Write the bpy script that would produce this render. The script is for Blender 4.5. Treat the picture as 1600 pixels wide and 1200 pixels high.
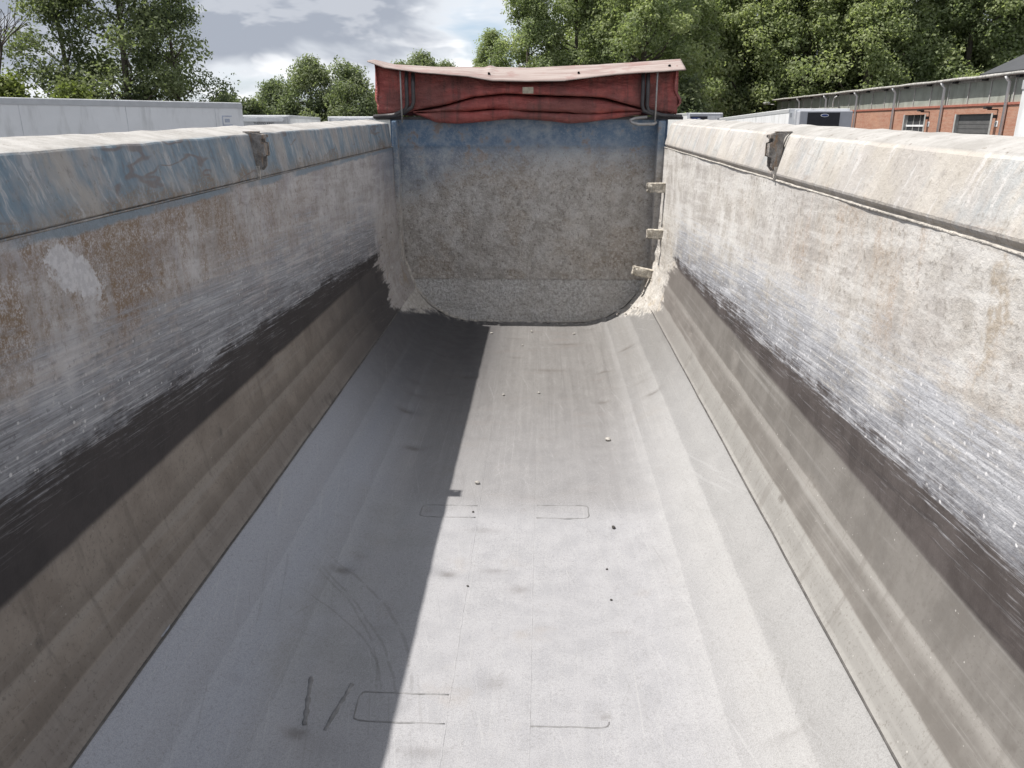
import bpy, bmesh, math, random
import numpy as np
from mathutils import Vector, Matrix
R = math.radians
random.seed(7)
rng = np.random.default_rng(7)
S = bpy.context.scene
COL = S.collection
for o in list(bpy.data.objects): bpy.data.objects.remove(o)

# ------------------------------------------------------------------ camera
FLOOR_Z = 1.56                     # trailer floor above the yard
TILT = R(1.0)                      # trailer stands slightly nose-up
cam = bpy.data.cameras.new('camera'); cam.lens = 27.2; cam.sensor_width = 36
cam.clip_start = 0.05; cam.clip_end = 3000
co = bpy.data.objects.new('camera', cam); COL.objects.link(co); S.camera = co
co.location = (0.125, 0, FLOOR_Z + 1.84)
co.rotation_euler = (R(90 - 19.45 + 1.0), 0, R(2.15))

# ------------------------------------------------------------------ light
sun_dir = Vector((-0.487, 0.02, 1.0)).normalized()       # towards the sun
W = bpy.data.worlds.new('World'); S.world = W; W.use_nodes = True
sl = bpy.data.lights.new('sun', 'SUN'); sl.energy = 3.6; sl.angle = R(0.55); sl.color = (1, .955, .895)
so = bpy.data.objects.new('sun', sl); COL.objects.link(so)
so.rotation_euler = (-sun_dir).to_track_quat('-Z', 'Y').to_euler(); so.location = (0, 0, 40)
S.view_settings.view_transform = 'Standard'; S.view_settings.look = 'None'
S.view_settings.gamma = 1; S.view_settings.use_curve_mapping = False
S.view_settings.exposure = 0.8
S.render.engine = 'CYCLES'
S.cycles.max_bounces = 6; S.cycles.diffuse_bounces = 3; S.cycles.glossy_bounces = 2; S.cycles.transmission_bounces = 2

# ------------------------------------------------------------------ node helper
class G:
    def __init__(s, tree): s.t = tree; s.n = tree.nodes; s.l = tree.links
    def put(s, sock, v):
        if hasattr(v, 'is_linked') or isinstance(v, bpy.types.NodeSocket): s.l.new(v, sock)
        elif isinstance(v, (tuple, list)): sock.default_value = tuple(v) + ((1,) if len(v) == 3 and len(sock.default_value) == 4 else ())
        else: sock.default_value = v
    def node(s, typ, **k):
        nd = s.n.new(typ)
        for a, v in k.items(): setattr(nd, a, v)
        return nd
    def m(s, op, a, b=0.0, c=None, clamp=False):
        nd = s.node('ShaderNodeMath', operation=op, use_clamp=clamp)
        s.put(nd.inputs[0], a); s.put(nd.inputs[1], b)
        if c is not None: s.put(nd.inputs[2], c)
        return nd.outputs[0]
    def add(s, a, b): return s.m('ADD', a, b)
    def sub(s, a, b): return s.m('SUBTRACT', a, b)
    def mul(s, a, b): return s.m('MULTIPLY', a, b)
    def mx(s, a, b): return s.m('MAXIMUM', a, b)
    def mn(s, a, b): return s.m('MINIMUM', a, b)
    def inv(s, a): return s.m('SUBTRACT', 1.0, a, clamp=True)
    def ss(s, x, lo, hi):                      # smoothstep, also for hi < lo
        nd = s.node('ShaderNodeMapRange', interpolation_type='SMOOTHSTEP')
        if hi < lo: lo, hi, fl = hi, lo, True
        else: fl = False
        s.put(nd.inputs[0], x); nd.inputs[1].default_value = lo; nd.inputs[2].default_value = hi
        nd.inputs[3].default_value = 1.0 if fl else 0.0; nd.inputs[4].default_value = 0.0 if fl else 1.0
        return nd.outputs[0]
    def coord(s):
        tc = s.node('ShaderNodeTexCoord'); sp = s.node('ShaderNodeSeparateXYZ'); s.l.new(tc.outputs['Object'], sp.inputs[0])
        return tc.outputs['Object'], sp.outputs[0], sp.outputs[1], sp.outputs[2]
    def vec(s, x, y, z):
        nd = s.node('ShaderNodeCombineXYZ'); s.put(nd.inputs[0], x); s.put(nd.inputs[1], y); s.put(nd.inputs[2], z); return nd.outputs[0]
    def noise(s, v, scale=1.0, detail=4, rough=.55, dist=0.0):
        nd = s.node('ShaderNodeTexNoise'); s.put(nd.inputs['Vector'], v); nd.inputs['Scale'].default_value = scale
        nd.inputs['Detail'].default_value = min(detail, 4); nd.inputs['Roughness'].default_value = rough; nd.inputs['Distortion'].default_value = dist
        return nd.outputs[0]
    def voro(s, v, scale, feature='F1'):
        nd = s.node('ShaderNodeTexVoronoi', feature=feature); s.put(nd.inputs['Vector'], v); nd.inputs['Scale'].default_value = scale
        return nd.outputs[0]
    def mix(s, f, a, b, mode='MIX'):
        nd = s.node('ShaderNodeMix', data_type='RGBA', blend_type=mode); s.put(nd.inputs[0], f); s.put(nd.inputs[6], a); s.put(nd.inputs[7], b)
        return nd.outputs[2]
    def ramp(s, f, stops):
        nd = s.node('ShaderNodeValToRGB'); e = nd.color_ramp.elements
        while len(e) > 1: e.remove(e[-1])
        for i, (p, c) in enumerate(stops):
            q = e[0] if i == 0 else e.new(p); q.position = p; q.color = tuple(c) + (1,)
        s.put(nd.inputs[0], f); return nd.outputs[0]
    def bump(s, h, strength=.5, dist=.01, normal=None):
        nd = s.node('ShaderNodeBump'); s.put(nd.inputs['Strength'], strength); nd.inputs['Distance'].default_value = dist
        s.put(nd.inputs['Height'], h)
        if normal is not None: s.put(nd.inputs['Normal'], normal)
        return nd.outputs[0]

def mat(name):
    m = bpy.data.materials.new(name); m.use_nodes = True
    g = G(m.node_tree); b = m.node_tree.nodes['Principled BSDF']
    return m, g, b
def simple(name, col, rough=.6, metal=0.0, var=.15, scale=6.0, bump=0.0, bscale=40, dirt=None, dirt_amt=.35):
    m, g, b = mat(name); v, x, y, z = g.coord()
    n = g.noise(v, scale, 5, .6)
    c = g.mix(g.ss(n, .3, .7), tuple(q * (1 - var) for q in col), tuple(min(1, q * (1 + var)) for q in col))
    if dirt:
        d = g.mul(g.ss(g.noise(g.vec(g.mul(x, 3), g.mul(y, 3), g.mul(z, .6)), scale * .7, 6, .65), .48, .68), dirt_amt)
        c = g.mix(d, c, dirt)
    g.put(b.inputs['Base Color'], c); b.inputs['Roughness'].default_value = rough; b.inputs['Metallic'].default_value = metal
    if bump: g.put(b.inputs['Normal'], g.bump(g.noise(v, bscale, 4, .6), bump, .02))
    return m

# ------------------------------------------------------------------ sky with broken cloud
g = G(W.node_tree); bg = W.node_tree.nodes['Background']; bg.inputs['Strength'].default_value = 0.08
sky = g.node('ShaderNodeTexSky', sky_type='NISHITA'); sky.sun_disc = False
sky.sun_elevation = math.asin(sun_dir.z); sky.sun_rotation = math.atan2(sun_dir.x, sun_dir.y)
sky.air_density = 1.0; sky.dust_density = 1.2; sky.ozone_density = 1.0
tc = g.node('ShaderNodeTexCoord'); sp = g.node('ShaderNodeSeparateXYZ'); g.l.new(tc.outputs['Generated'], sp.inputs[0])
cv = g.vec(g.add(sp.outputs[0], -3.4), sp.outputs[1], g.mul(sp.outputs[2], 2.6))
cv2 = g.vec(g.add(sp.outputs[0], -3.37), sp.outputs[1], g.add(g.mul(sp.outputs[2], 2.6), .05))
big = g.noise(cv, 2.7, 5, .5, .3); fine = g.noise(cv, 8.5, 5, .58, .3); puff = g.noise(cv2, 8.5, 5, .58, .3)
cover = g.ss(g.add(g.mul(big, .7), g.mul(fine, .3)), .34, .44)
thick = g.ss(g.add(g.mul(big, .74), g.mul(fine, .26)), .40, .53)
edge = g.ss(g.sub(fine, puff), .0, .13)
ccol = g.mix(thick, (6.4, 6.65, 7.0), (2.95, 3.2, 3.75))
ccol = g.mix(g.mul(edge, g.sub(1.0, g.mul(thick, .75))), ccol, (8.0, 8.05, 8.2))
skyc = g.mix(.45, sky.outputs[0], (4.6, 5.5, 6.9))
g.put(bg.inputs['Color'], g.mix(g.mul(cover, .96), skyc, ccol))

# ------------------------------------------------------------------ object helpers
def tag(o, label=None, cat=None, group=None, kind=None):
    if label: o['label'] = label
    if cat: o['category'] = cat
    if group: o['group'] = group
    if kind: o['kind'] = kind
    return o
def empty(name, loc=(0, 0, 0), rot=(0, 0, 0), **k):
    o = bpy.data.objects.new(name, None); COL.objects.link(o); o.location = loc; o.rotation_euler = rot; o.empty_display_size = .2
    return tag(o, **k)
def link(name, me, m=None, parent=None, smooth=False, **k):
    o = bpy.data.objects.new(name, me); COL.objects.link(o)
    if m is not None and len(me.materials) == 0: me.materials.append(m)
    if parent is not None: o.parent = parent
    if smooth: me.shade_smooth()
    return tag(o, **k)
def pydata(name, v, f):
    me = bpy.data.meshes.new(name); me.from_pydata([tuple(map(float, q)) for q in v], [], f); me.update(); return me
def bm_mesh(name, bm):
    bmesh.ops.recalc_face_normals(bm, faces=bm.faces)
    me = bpy.data.meshes.new(name); bm.to_mesh(me); bm.free(); return me
def bm_box(bm, lo, hi, bev=0.0):
    r = bmesh.ops.create_cube(bm, size=1.0)
    c = [(a + b) / 2 for a, b in zip(lo, hi)]; s = [abs(b - a) for a, b in zip(lo, hi)]
    for v in r['verts']: v.co = Vector((c[0] + v.co.x * s[0], c[1] + v.co.y * s[1], c[2] + v.co.z * s[2]))
    if bev:
        es = list({e for v in r['verts'] for e in v.link_edges})
        bmesh.ops.bevel(bm, geom=es, offset=bev, segments=2, affect='EDGES', profile=.6)
def box(name, lo, hi, m, parent=None, bev=0.0, smooth=False, **k):
    bm = bmesh.new(); bm_box(bm, lo, hi, bev); return link(name, bm_mesh(name, bm), m, parent, smooth, **k)
def tube_data(pts, rad, seg=8, caps=True):
    pts = [Vector(p) for p in pts]; n = len(pts)
    rads = rad if isinstance(rad, (list, tuple)) else [rad] * n
    V, F = [], []; up = None
    for i, p in enumerate(pts):
        d = (pts[min(i + 1, n - 1)] - pts[max(i - 1, 0)]).normalized()
        if up is None:
            up = Vector((0, 0, 1)) if abs(d.z) < .9 else Vector((1, 0, 0))
        a = d.cross(up).normalized(); up = a.cross(d).normalized()
        for k in range(seg):
            t = 2 * math.pi * k / seg; V.append(p + (a * math.cos(t) + up * math.sin(t)) * rads[i])
    for i in range(n - 1):
        for k in range(seg):
            k2 = (k + 1) % seg; F.append((i * seg + k, i * seg + k2, (i + 1) * seg + k2, (i + 1) * seg + k))
    if caps: F.append(tuple(range(seg - 1, -1, -1))); F.append(tuple((n - 1) * seg + k for k in range(seg)))
    return V, F
def tube(name, pts, rad, m, parent=None, seg=8, **k):
    V, F = tube_data(pts, rad, seg); return link(name, pydata(name, V, F), m, parent, True, **k)
def prism_y(name, prof, y0, y1, m, parent=None, smooth=False, **k):      # closed (x,z) outline swept along y
    n = len(prof); V = [(x, y0, z) for x, z in prof] + [(x, y1, z) for x, z in prof]
    F = [(i, (i + 1) % n, n + (i + 1) % n, n + i) for i in range(n)] + [tuple(range(n - 1, -1, -1)), tuple(range(n, 2 * n))]
    bm = bmesh.new(); vs = [bm.verts.new(q) for q in V]
    for f in F: bm.faces.new([vs[i] for i in f])
    return link(name, bm_mesh(name, bm), m, parent, smooth, **k)
def cyl_x(name, c, r, w, m, parent=None, seg=28, bev=0.0, **k):
    prof = [(r * .92, -w / 2), (r, -w / 2 + .03), (r, w / 2 - .03), (r * .92, w / 2)]
    V, F = [], []
    for j, (rr, xx) in enumerate(prof):
        for i in range(seg):
            t = 2 * math.pi * i / seg; V.append((c[0] + xx, c[1] + rr * math.cos(t), c[2] + rr * math.sin(t)))
    for j in range(3):
        for i in range(seg): F.append((j * seg + i, j * seg + (i + 1) % seg, (j + 1) * seg + (i + 1) % seg, (j + 1) * seg + i))
    F.append(tuple(range(seg - 1, -1, -1))); F.append(tuple(3 * seg + i for i in range(seg)))
    return link(name, pydata(name, V, F), m, parent, **k)
def text(name, s, size, m, parent, loc, rot):
    cu = bpy.data.curves.new('tmp', 'FONT'); cu.body = s; cu.size = size; cu.extrude = .004; cu.align_x = 'CENTER'; cu.align_y = 'CENTER'
    to = bpy.data.objects.new('tmp', cu); COL.objects.link(to)
    me = bpy.data.meshes.new_from_object(to.evaluated_get(bpy.context.evaluated_depsgraph_get()))
    bpy.data.objects.remove(to); me.materials.clear()
    o = link(name, me, m, parent); o.location = loc; o.rotation_euler = rot; return o

_lat = rng.random((256, 256))
def vnoise(a, b, seed=0):
    a = np.asarray(a, float) + seed * 17.31; b = np.asarray(b, float) + seed * 5.77
    i, j = np.floor(a).astype(int), np.floor(b).astype(int); u, v = a - i, b - j
    u = u * u * (3 - 2 * u); v = v * v * (3 - 2 * v)
    L = lambda p, q: _lat[p % 256, q % 256]
    return (L(i, j) * (1 - u) + L(i + 1, j) * u) * (1 - v) + (L(i, j + 1) * (1 - u) + L(i + 1, j + 1) * u) * v
def fnoise(a, b, o=4, seed=0):
    s = 0; amp = 1; tot = 0
    for k in range(o): s = s + amp * vnoise(np.asarray(a) * 2 ** k, np.asarray(b) * 2 ** k, seed + k); tot += amp; amp *= .5
    return s / tot
def grid_mesh(name, X, Y, Z):
    nu, nv = X.shape; V = np.stack([X, Y, Z], -1).reshape(-1, 3)
    idx = np.arange(nu * nv).reshape(nu, nv)
    F = np.stack([idx[:-1, :-1], idx[1:, :-1], idx[1:, 1:], idx[:-1, 1:]], -1).reshape(-1, 4)
    me = bpy.data.meshes.new(name)
    me.vertices.add(len(V)); me.vertices.foreach_set('co', V.ravel().astype(np.float32))
    me.loops.add(F.size); me.loops.foreach_set('vertex_index', F.ravel().astype(np.int32))
    me.polygons.add(len(F)); me.polygons.foreach_set('loop_start', np.arange(0, F.size, 4, dtype=np.int32))
    me.update(); me.validate(); me.shade_smooth(); return me

# ================================================================== MATERIALS: the trailer
Y_FRONT = 7.05
def crust_mask(g, x, y, z, v):
    """dried concrete left in the front corners, with ragged fingers running back"""
    ax = g.m('ABSOLUTE', x); rt = g.ss(x, -.3, .3)
    fing = g.noise(g.vec(0.0, g.mul(y, .45), g.mul(g.add(z, g.mul(ax, -.9)), 9)), 1.0, 4, .7)
    lim = g.add(g.mul(g.ss(ax, .78, 1.12), -.86), 6.93)
    lim = g.add(lim, g.mul(g.sub(fing, .5), g.add(.35, g.mul(g.ss(ax, .85, 1.0), 1.25))))
    rag = g.mul(g.sub(g.noise(v, 21, 5, .8), .5), g.add(.45, g.mul(rt, .45)))
    return g.ss(g.add(g.sub(y, lim), rag), -.06, .10)

def side_material(name, left):
    m, g, b = mat(name); v, x, y, z = g.coord()
    zs = g.add(z, g.mul(y, .045))
    wob = g.noise(v, 3.1, 4, .6)
    streak = g.noise(g.vec(g.mul(wob, 1.2), g.mul(y, .9), g.mul(zs, 46)), 1.0, 5, .78)
    streak2 = g.noise(g.vec(g.mul(wob, 3.0), g.mul(y, 2.6), g.mul(g.add(z, g.mul(y, .06)), 125)), 1.0, 4, .75)
    drip = g.noise(g.vec(2.0, g.mul(g.add(y, g.mul(wob, .05)), 12), g.mul(z, 2.0)), 1.0, 5, .7)
    patch = g.noise(v, 1.7, 5, .62)
    patch2 = g.noise(g.vec(7.0, y, z), 5.2, 5, .7)
    grain = g.noise(v, 150, 3, .75)
    grit = g.noise(v, 44, 5, .75)
    d = .66 if left else .92  # left wall colours darkened throughout to carry its shade
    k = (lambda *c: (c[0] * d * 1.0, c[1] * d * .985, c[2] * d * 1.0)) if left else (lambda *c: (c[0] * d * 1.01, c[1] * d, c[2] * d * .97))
    c0 = g.mix(g.ss(patch2, .34, .66), k(.50, .472, .445), k(.70, .68, .66))
    c0 = g.mix(g.mul(g.ss(drip, .46, .70), .5), c0, k(.74, .725, .725))
    c0 = g.mix(g.mul(g.ss(drip, .48, .30), .42), c0, k(.36, .325, .30))
    thin = g.noise(g.vec(9.0, g.mul(y, 60), g.mul(z, 4.0)), 1.0, 3, .7)
    c0 = g.mix(g.mul(g.mul(g.ss(thin, .60, .70), g.ss(patch2, .42, .56)), .32), c0, k(.86, .85, .85)); c0 = g.mix(g.mul(g.mul(g.ss(thin, .38, .30), g.ss(wob, .42, .55)), .25), c0, k(.24, .205, .18))
    c0 = g.mix(g.mul(g.ss(wob, .45, .62), .3 if left else .15), c0, k(.38, .36, .40))
    c0 = g.mix(g.mul(g.ss(grit, .55, .64), .6), c0, k(.26, .235, .21))
    c0 = g.mix(g.mul(g.ss(grain, .60, .72), .35), c0, k(.78, .76, .74))
    chalk = g.mul(g.ss(g.add(z, g.mul(g.sub(wob, .5), .5)), 1.36, 1.10), g.ss(g.add(g.mul(patch2, .5), g.mul(streak, .5)), .40, .56))
    c0 = g.mix(g.mul(chalk, .35 if left else .75), c0, k(.80, .795, .80))
    smear = g.noise(g.vec(g.mul(wob, 2.0), g.mul(y, 1.3), g.mul(zs, 16)), 1.0, 4, .75)
    c0 = g.mix(g.mul(g.ss(smear, .48, .66), .55), c0, k(.80, .79, .785)); c0 = g.mix(g.mul(g.ss(smear, .46, .32), .45), c0, k(.37, .345, .33))
    near = g.ss(y, 5.6, 2.4)
    rz = g.mul(g.ss(g.add(z, g.mul(wob, .3)), 1.22, 1.46), near)
    rust = g.mul(g.mul(g.ss(g.add(g.mul(patch, .5), g.mul(drip, .5)), .40 if left else .46, .56 if left else .62), rz), g.ss(g.add(g.mul(grain, .6), g.mul(grit, .4)), .38, .56))
    c0 = g.mix(g.mul(rust, .92 if left else .48), c0, (.20, .135, .082) if left else (.36, .235, .135))
    # scratched blue-grey belt with white streaks
    edge = g.add(g.mul(y, -.036), 1.03 if left else .98)
    edge = g.add(edge, g.mul(g.sub(streak, .5), .30))
    edge = g.add(edge, g.mul(g.sub(g.noise(g.vec(x, g.mul(y, .7), z), 5, 4, .75), .5), .20))
    h = g.sub(z, edge)
    belt_top = g.add(.40 if left else .33, g.mul(g.sub(patch, .5), 1.0))
    bel = g.mul(g.inv(g.ss(g.sub(h, belt_top), -.16, .10)), g.ss(g.add(y, g.mul(patch2, .8)), 6.75, 6.1))
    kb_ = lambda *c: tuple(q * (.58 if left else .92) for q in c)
    bc = g.mix(g.ss(patch2, .36, .64), kb_(.17, .175, .20), kb_(.40, .405, .43))
    bc = g.mix(g.mul(g.ss(streak, .44, .66), .65), bc, kb_(.66, .67, .705))
    bc = g.mix(g.mul(g.ss(streak2, .50, .68), .62), bc, kb_(.84, .84, .86))
    bc = g.mix(g.mul(g.ss(streak2, .47, .32), .6), bc, kb_(.14, .135, .15))
    bc = g.mix(g.mul(g.ss(grit, .42, .34), .5), bc, kb_(.16, .16, .175))
    bc = g.mix(g.mul(g.ss(g.voro(v, 30), .22, .10), g.ss(grit, .46, .52)), bc, kb_(.86, .85, .86))
    keep = g.mul(bel, g.ss(g.add(g.add(g.mul(streak, .45), g.mul(grit, .15)), g.add(g.mul(patch2, .45), g.mul(h, -.50))), .28, .50))
    c = g.mix(keep, c0, bc)
    # bare dark worn belt
    dk = g.ss(g.add(h, g.mul(g.sub(streak2, .5), .12)), .03, -.03)
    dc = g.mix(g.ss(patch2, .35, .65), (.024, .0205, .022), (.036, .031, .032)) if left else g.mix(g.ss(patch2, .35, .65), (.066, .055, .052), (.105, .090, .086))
    sc_ = g.mul(g.ss(streak2, .55, .64), g.ss(h, -.20, -.005))
    dc = g.mix(g.mul(sc_, .30 if left else .55), dc, (.40, .40, .42))
    dc = g.mix(g.mul(g.ss(streak, .47, .36), .4), dc, (.03, .027, .028))
    c = g.mix(dk, c, dc)
    # dusty folded foot of the wall; facet shading put into the colour as bands at the folds
    zf_ = g.add(z, g.mul(g.sub(wob, .5), .012))
    foot = g.ss(zf_, .738, .712)
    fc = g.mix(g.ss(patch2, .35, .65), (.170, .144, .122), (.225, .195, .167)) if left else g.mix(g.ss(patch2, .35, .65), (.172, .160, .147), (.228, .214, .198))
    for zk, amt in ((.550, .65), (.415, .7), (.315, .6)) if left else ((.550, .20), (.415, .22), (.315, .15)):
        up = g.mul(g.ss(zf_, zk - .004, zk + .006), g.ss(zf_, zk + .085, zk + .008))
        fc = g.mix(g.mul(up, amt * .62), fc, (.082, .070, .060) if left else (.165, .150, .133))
        dn_ = g.mul(g.ss(zf_, zk - .055, zk - .012), g.ss(zf_, zk + .003, zk - .006))
        fc = g.mix(g.mul(dn_, .5), fc, (.25, .228, .203) if left else (.38, .365, .342))
    fc = g.mix(g.mul(g.ss(zf_, .415, .405), .55), fc, (.19, .172, .16) if left else (.37, .365, .35))
    fc = g.mix(g.mul(g.ss(g.noise(v, 75, 4, .85), .53, .66), .55), fc, (.07, .06, .052) if left else (.15, .135, .12))
    fc = g.mix(g.mul(g.ss(g.noise(g.vec(1.0, g.mul(y, .7), g.mul(z, 30)), 1.0, 5, .6), .52, .7), .35), fc, (.26, .245, .23) if left else (.42, .41, .39))
    fc = g.mix(g.mul(g.ss(g.noise(v, 4.5, 4, .6), .64, .74), .7), fc, (.05, .045, .042) if left else (.13, .115, .10))
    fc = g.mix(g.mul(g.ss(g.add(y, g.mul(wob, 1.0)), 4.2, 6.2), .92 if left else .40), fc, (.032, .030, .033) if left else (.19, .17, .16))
    fc = g.mix(g.mul(g.ss(g.voro(v, 38), .13, .06), g.ss(grit, .52, .58)), fc, (.30, .28, .26) if left else (.55, .53, .50))
    fc = g.mix(g.mul(g.ss(streak2, .58, .70), .30), fc, (.24, .225, .21) if left else (.40, .385, .365))
    fc = g.mix(g.mul(g.ss(drip, .46, .34), .35), fc, (.085, .072, .062) if left else (.17, .155, .14))
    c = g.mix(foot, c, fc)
    # pale splash of mortar and weathered blue line under the top crease
    if left:
        sp = g.add(g.m('POWER', g.mul(g.sub(g.add(y, g.mul(z, .9)), 3.37), 1 / .085), 2.0), g.m('POWER', g.mul(g.sub(z, 1.42), 1 / .085), 2.0))
        sp = g.add(sp, g.mul(g.sub(g.noise(v, 16, 5, .72), .5), 5.0))
        c = g.mix(g.mul(g.ss(sp, 1.25, .75), .88), c, g.mix(g.ss(grit, .4, .6), (.46, .45, .46), (.58, .57, .58)))
        bl = g.mul(g.ss(g.add(z, g.mul(g.sub(patch2, .5), .05)), 1.516, 1.530), g.ss(patch, .36, .55))
        c = g.mix(g.mul(bl, .8), c, (.17, .225, .27))
        tb_ = g.mul(g.ss(y, 5.9, 6.9), g.ss(g.add(z, g.mul(drip, .5)), 1.35, 1.75))
        c = g.mix(g.mul(tb_, .7), c, (.14, .18, .24))
    else:
        st = g.add(g.mul(g.m('ABSOLUTE', g.sub(g.add(y, g.mul(g.sub(patch2, .5), .30)), 1.76)), 1 / .03), g.mul(g.m('ABSOLUTE', g.sub(z, 1.40)), 1 / .14))
        c = g.mix(g.mul(g.mul(g.ss(st, 1.9, .6), g.ss(grit, .36, .52)), .55), c, (.36, .28, .19))
    cm = g.mul(crust_mask(g, x, y, z, v), g.ss(g.add(z, g.mul(patch2, .3)), 1.5, .95))
    cr = g.mix(.5, c0, g.mix(g.ss(grit, .35, .65), k(.40, .365, .325), k(.62, .585, .54)))
    cr = g.mix(g.mul(g.ss(g.noise(v, 8, 4, .6), .55, .68), .4), cr, k(.45, .35, .22))
    cr = g.mix(g.mul(g.ss(g.noise(v, 26, 4, .7), .60, .68), .7), cr, k(.17, .14, .11))
    c = g.mix(cm, c, cr)
    g.put(b.inputs['Base Color'], c)
    smooth_zone = g.mx(g.mul(dk, .8), foot)
    ro = g.sub(.88, g.mul(g.mul(smooth_zone, g.inv(cm)), .36)); g.put(b.inputs['Roughness'], ro)
    b.inputs['Specular IOR Level'].default_value = .35
    hgt = g.add(g.mul(g.noise(v, 44, 4, .75), .7), g.mul(g.noise(v, 11, 3, .6), .15))
    amt = g.mx(g.add(.07, g.mul(g.inv(smooth_zone), .40)), g.mul(cm, 1.0))
    g.put(b.inputs['Normal'], g.bump(hgt, amt, .014))
    return m

def rail_material(name, blue_lo, blue_hi, blue_amt):
    m, g, b = mat(name); v, x, y, z = g.coord()
    d = .64 if blue_amt > .5 else .84  # left rail darkened as well, its shade mixed into the paint colour
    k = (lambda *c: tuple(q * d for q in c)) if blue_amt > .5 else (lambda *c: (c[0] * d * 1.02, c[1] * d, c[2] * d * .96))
    wob = g.noise(v, 4.0, 4, .6)
    yy = g.add(g.add(y, g.mul(z, .25)), g.mul(wob, .10))
    drip = g.noise(g.vec(2.0, g.mul(yy, 5.5), g.mul(z, 2.6)), 1.0, 5, .72)
    drip2 = g.noise(g.vec(5.0, g.mul(yy, 24), g.mul(z, 5.0)), 1.0, 5, .74)
    patch = g.noise(v, 2.1, 5, .68); grain = g.noise(v, 130, 3, .75); grit = g.noise(v, 40, 5, .75)
    c = g.mix(g.ss(patch, .35, .65), k(.52, .492, .46), k(.70, .68, .66))
    c = g.mix(g.mul(g.ss(wob, .42, .6), .35), c, k(.43, .42, .44))
    bl = g.mul(g.ss(g.add(g.mul(drip, .55), g.add(g.mul(patch, .35), g.mul(drip2, .10))), blue_lo, blue_hi), blue_amt)
    bc = g.mix(g.ss(drip2, .35, .65), k(.17, .28, .38), k(.33, .42, .49))
    c = g.mix(g.mul(bl, .95), c, bc)
    c = g.mix(g.mul(g.ss(drip2, .54, .66), .65), c, k(.70, .69, .70))
    c = g.mix(g.mul(g.ss(drip2, .43, .33), .55), c, k(.30, .28, .275))
    c = g.mix(g.mul(g.ss(grit, .57, .68), .45), c, k(.25, .225, .20))
    low = g.ss(g.add(z, g.mul(wob, .12)), 1.72, 1.60)
    ru = g.mul(g.ss(g.add(g.mul(patch, .45), g.add(g.mul(drip, .3), g.mul(low, .17))), .42, .56), g.ss(g.add(g.mul(grain, .6), g.mul(grit, .4)), .38, .56))
    c = g.mix(g.mul(ru, .8 if blue_amt > .5 else .3), c, k(.35, .26, .18))
    vein = g.ss(g.m('ABSOLUTE', g.sub(g.noise(g.vec(1.0, g.mul(y, 1.6), g.mul(z, 6)), 1.0, 3, .5), .5)), .02, .004)
    c = g.mix(g.mul(g.mul(vein, g.ss(patch, .48, .56)), .55 if blue_amt > .5 else .2), c, k(.28, .19, .15))
    top = g.ss(z, 1.738, 1.748)
    tcol = g.mix(g.ss(g.noise(v, 6, 5, .7), .35, .65), (.30, .287, .27), (.41, .397, .38))
    tcol = g.mix(g.mul(g.ss(drip, .5, .65), .4), tcol, (.46, .45, .44))
    tcol = g.mix(g.mul(g.ss(g.noise(v, 26, 5, .7), .60, .68), .7), tcol, (.18, .155, .13))
    c = g.mix(top, c, tcol)
    g.put(b.inputs['Base Color'], c); b.inputs['Roughness'].default_value = .82; b.inputs['Specular IOR Level'].default_value = .3
    g.put(b.inputs['Normal'], g.bump(g.noise(v, 40, 4, .75), .5, .009))
    return m

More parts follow.
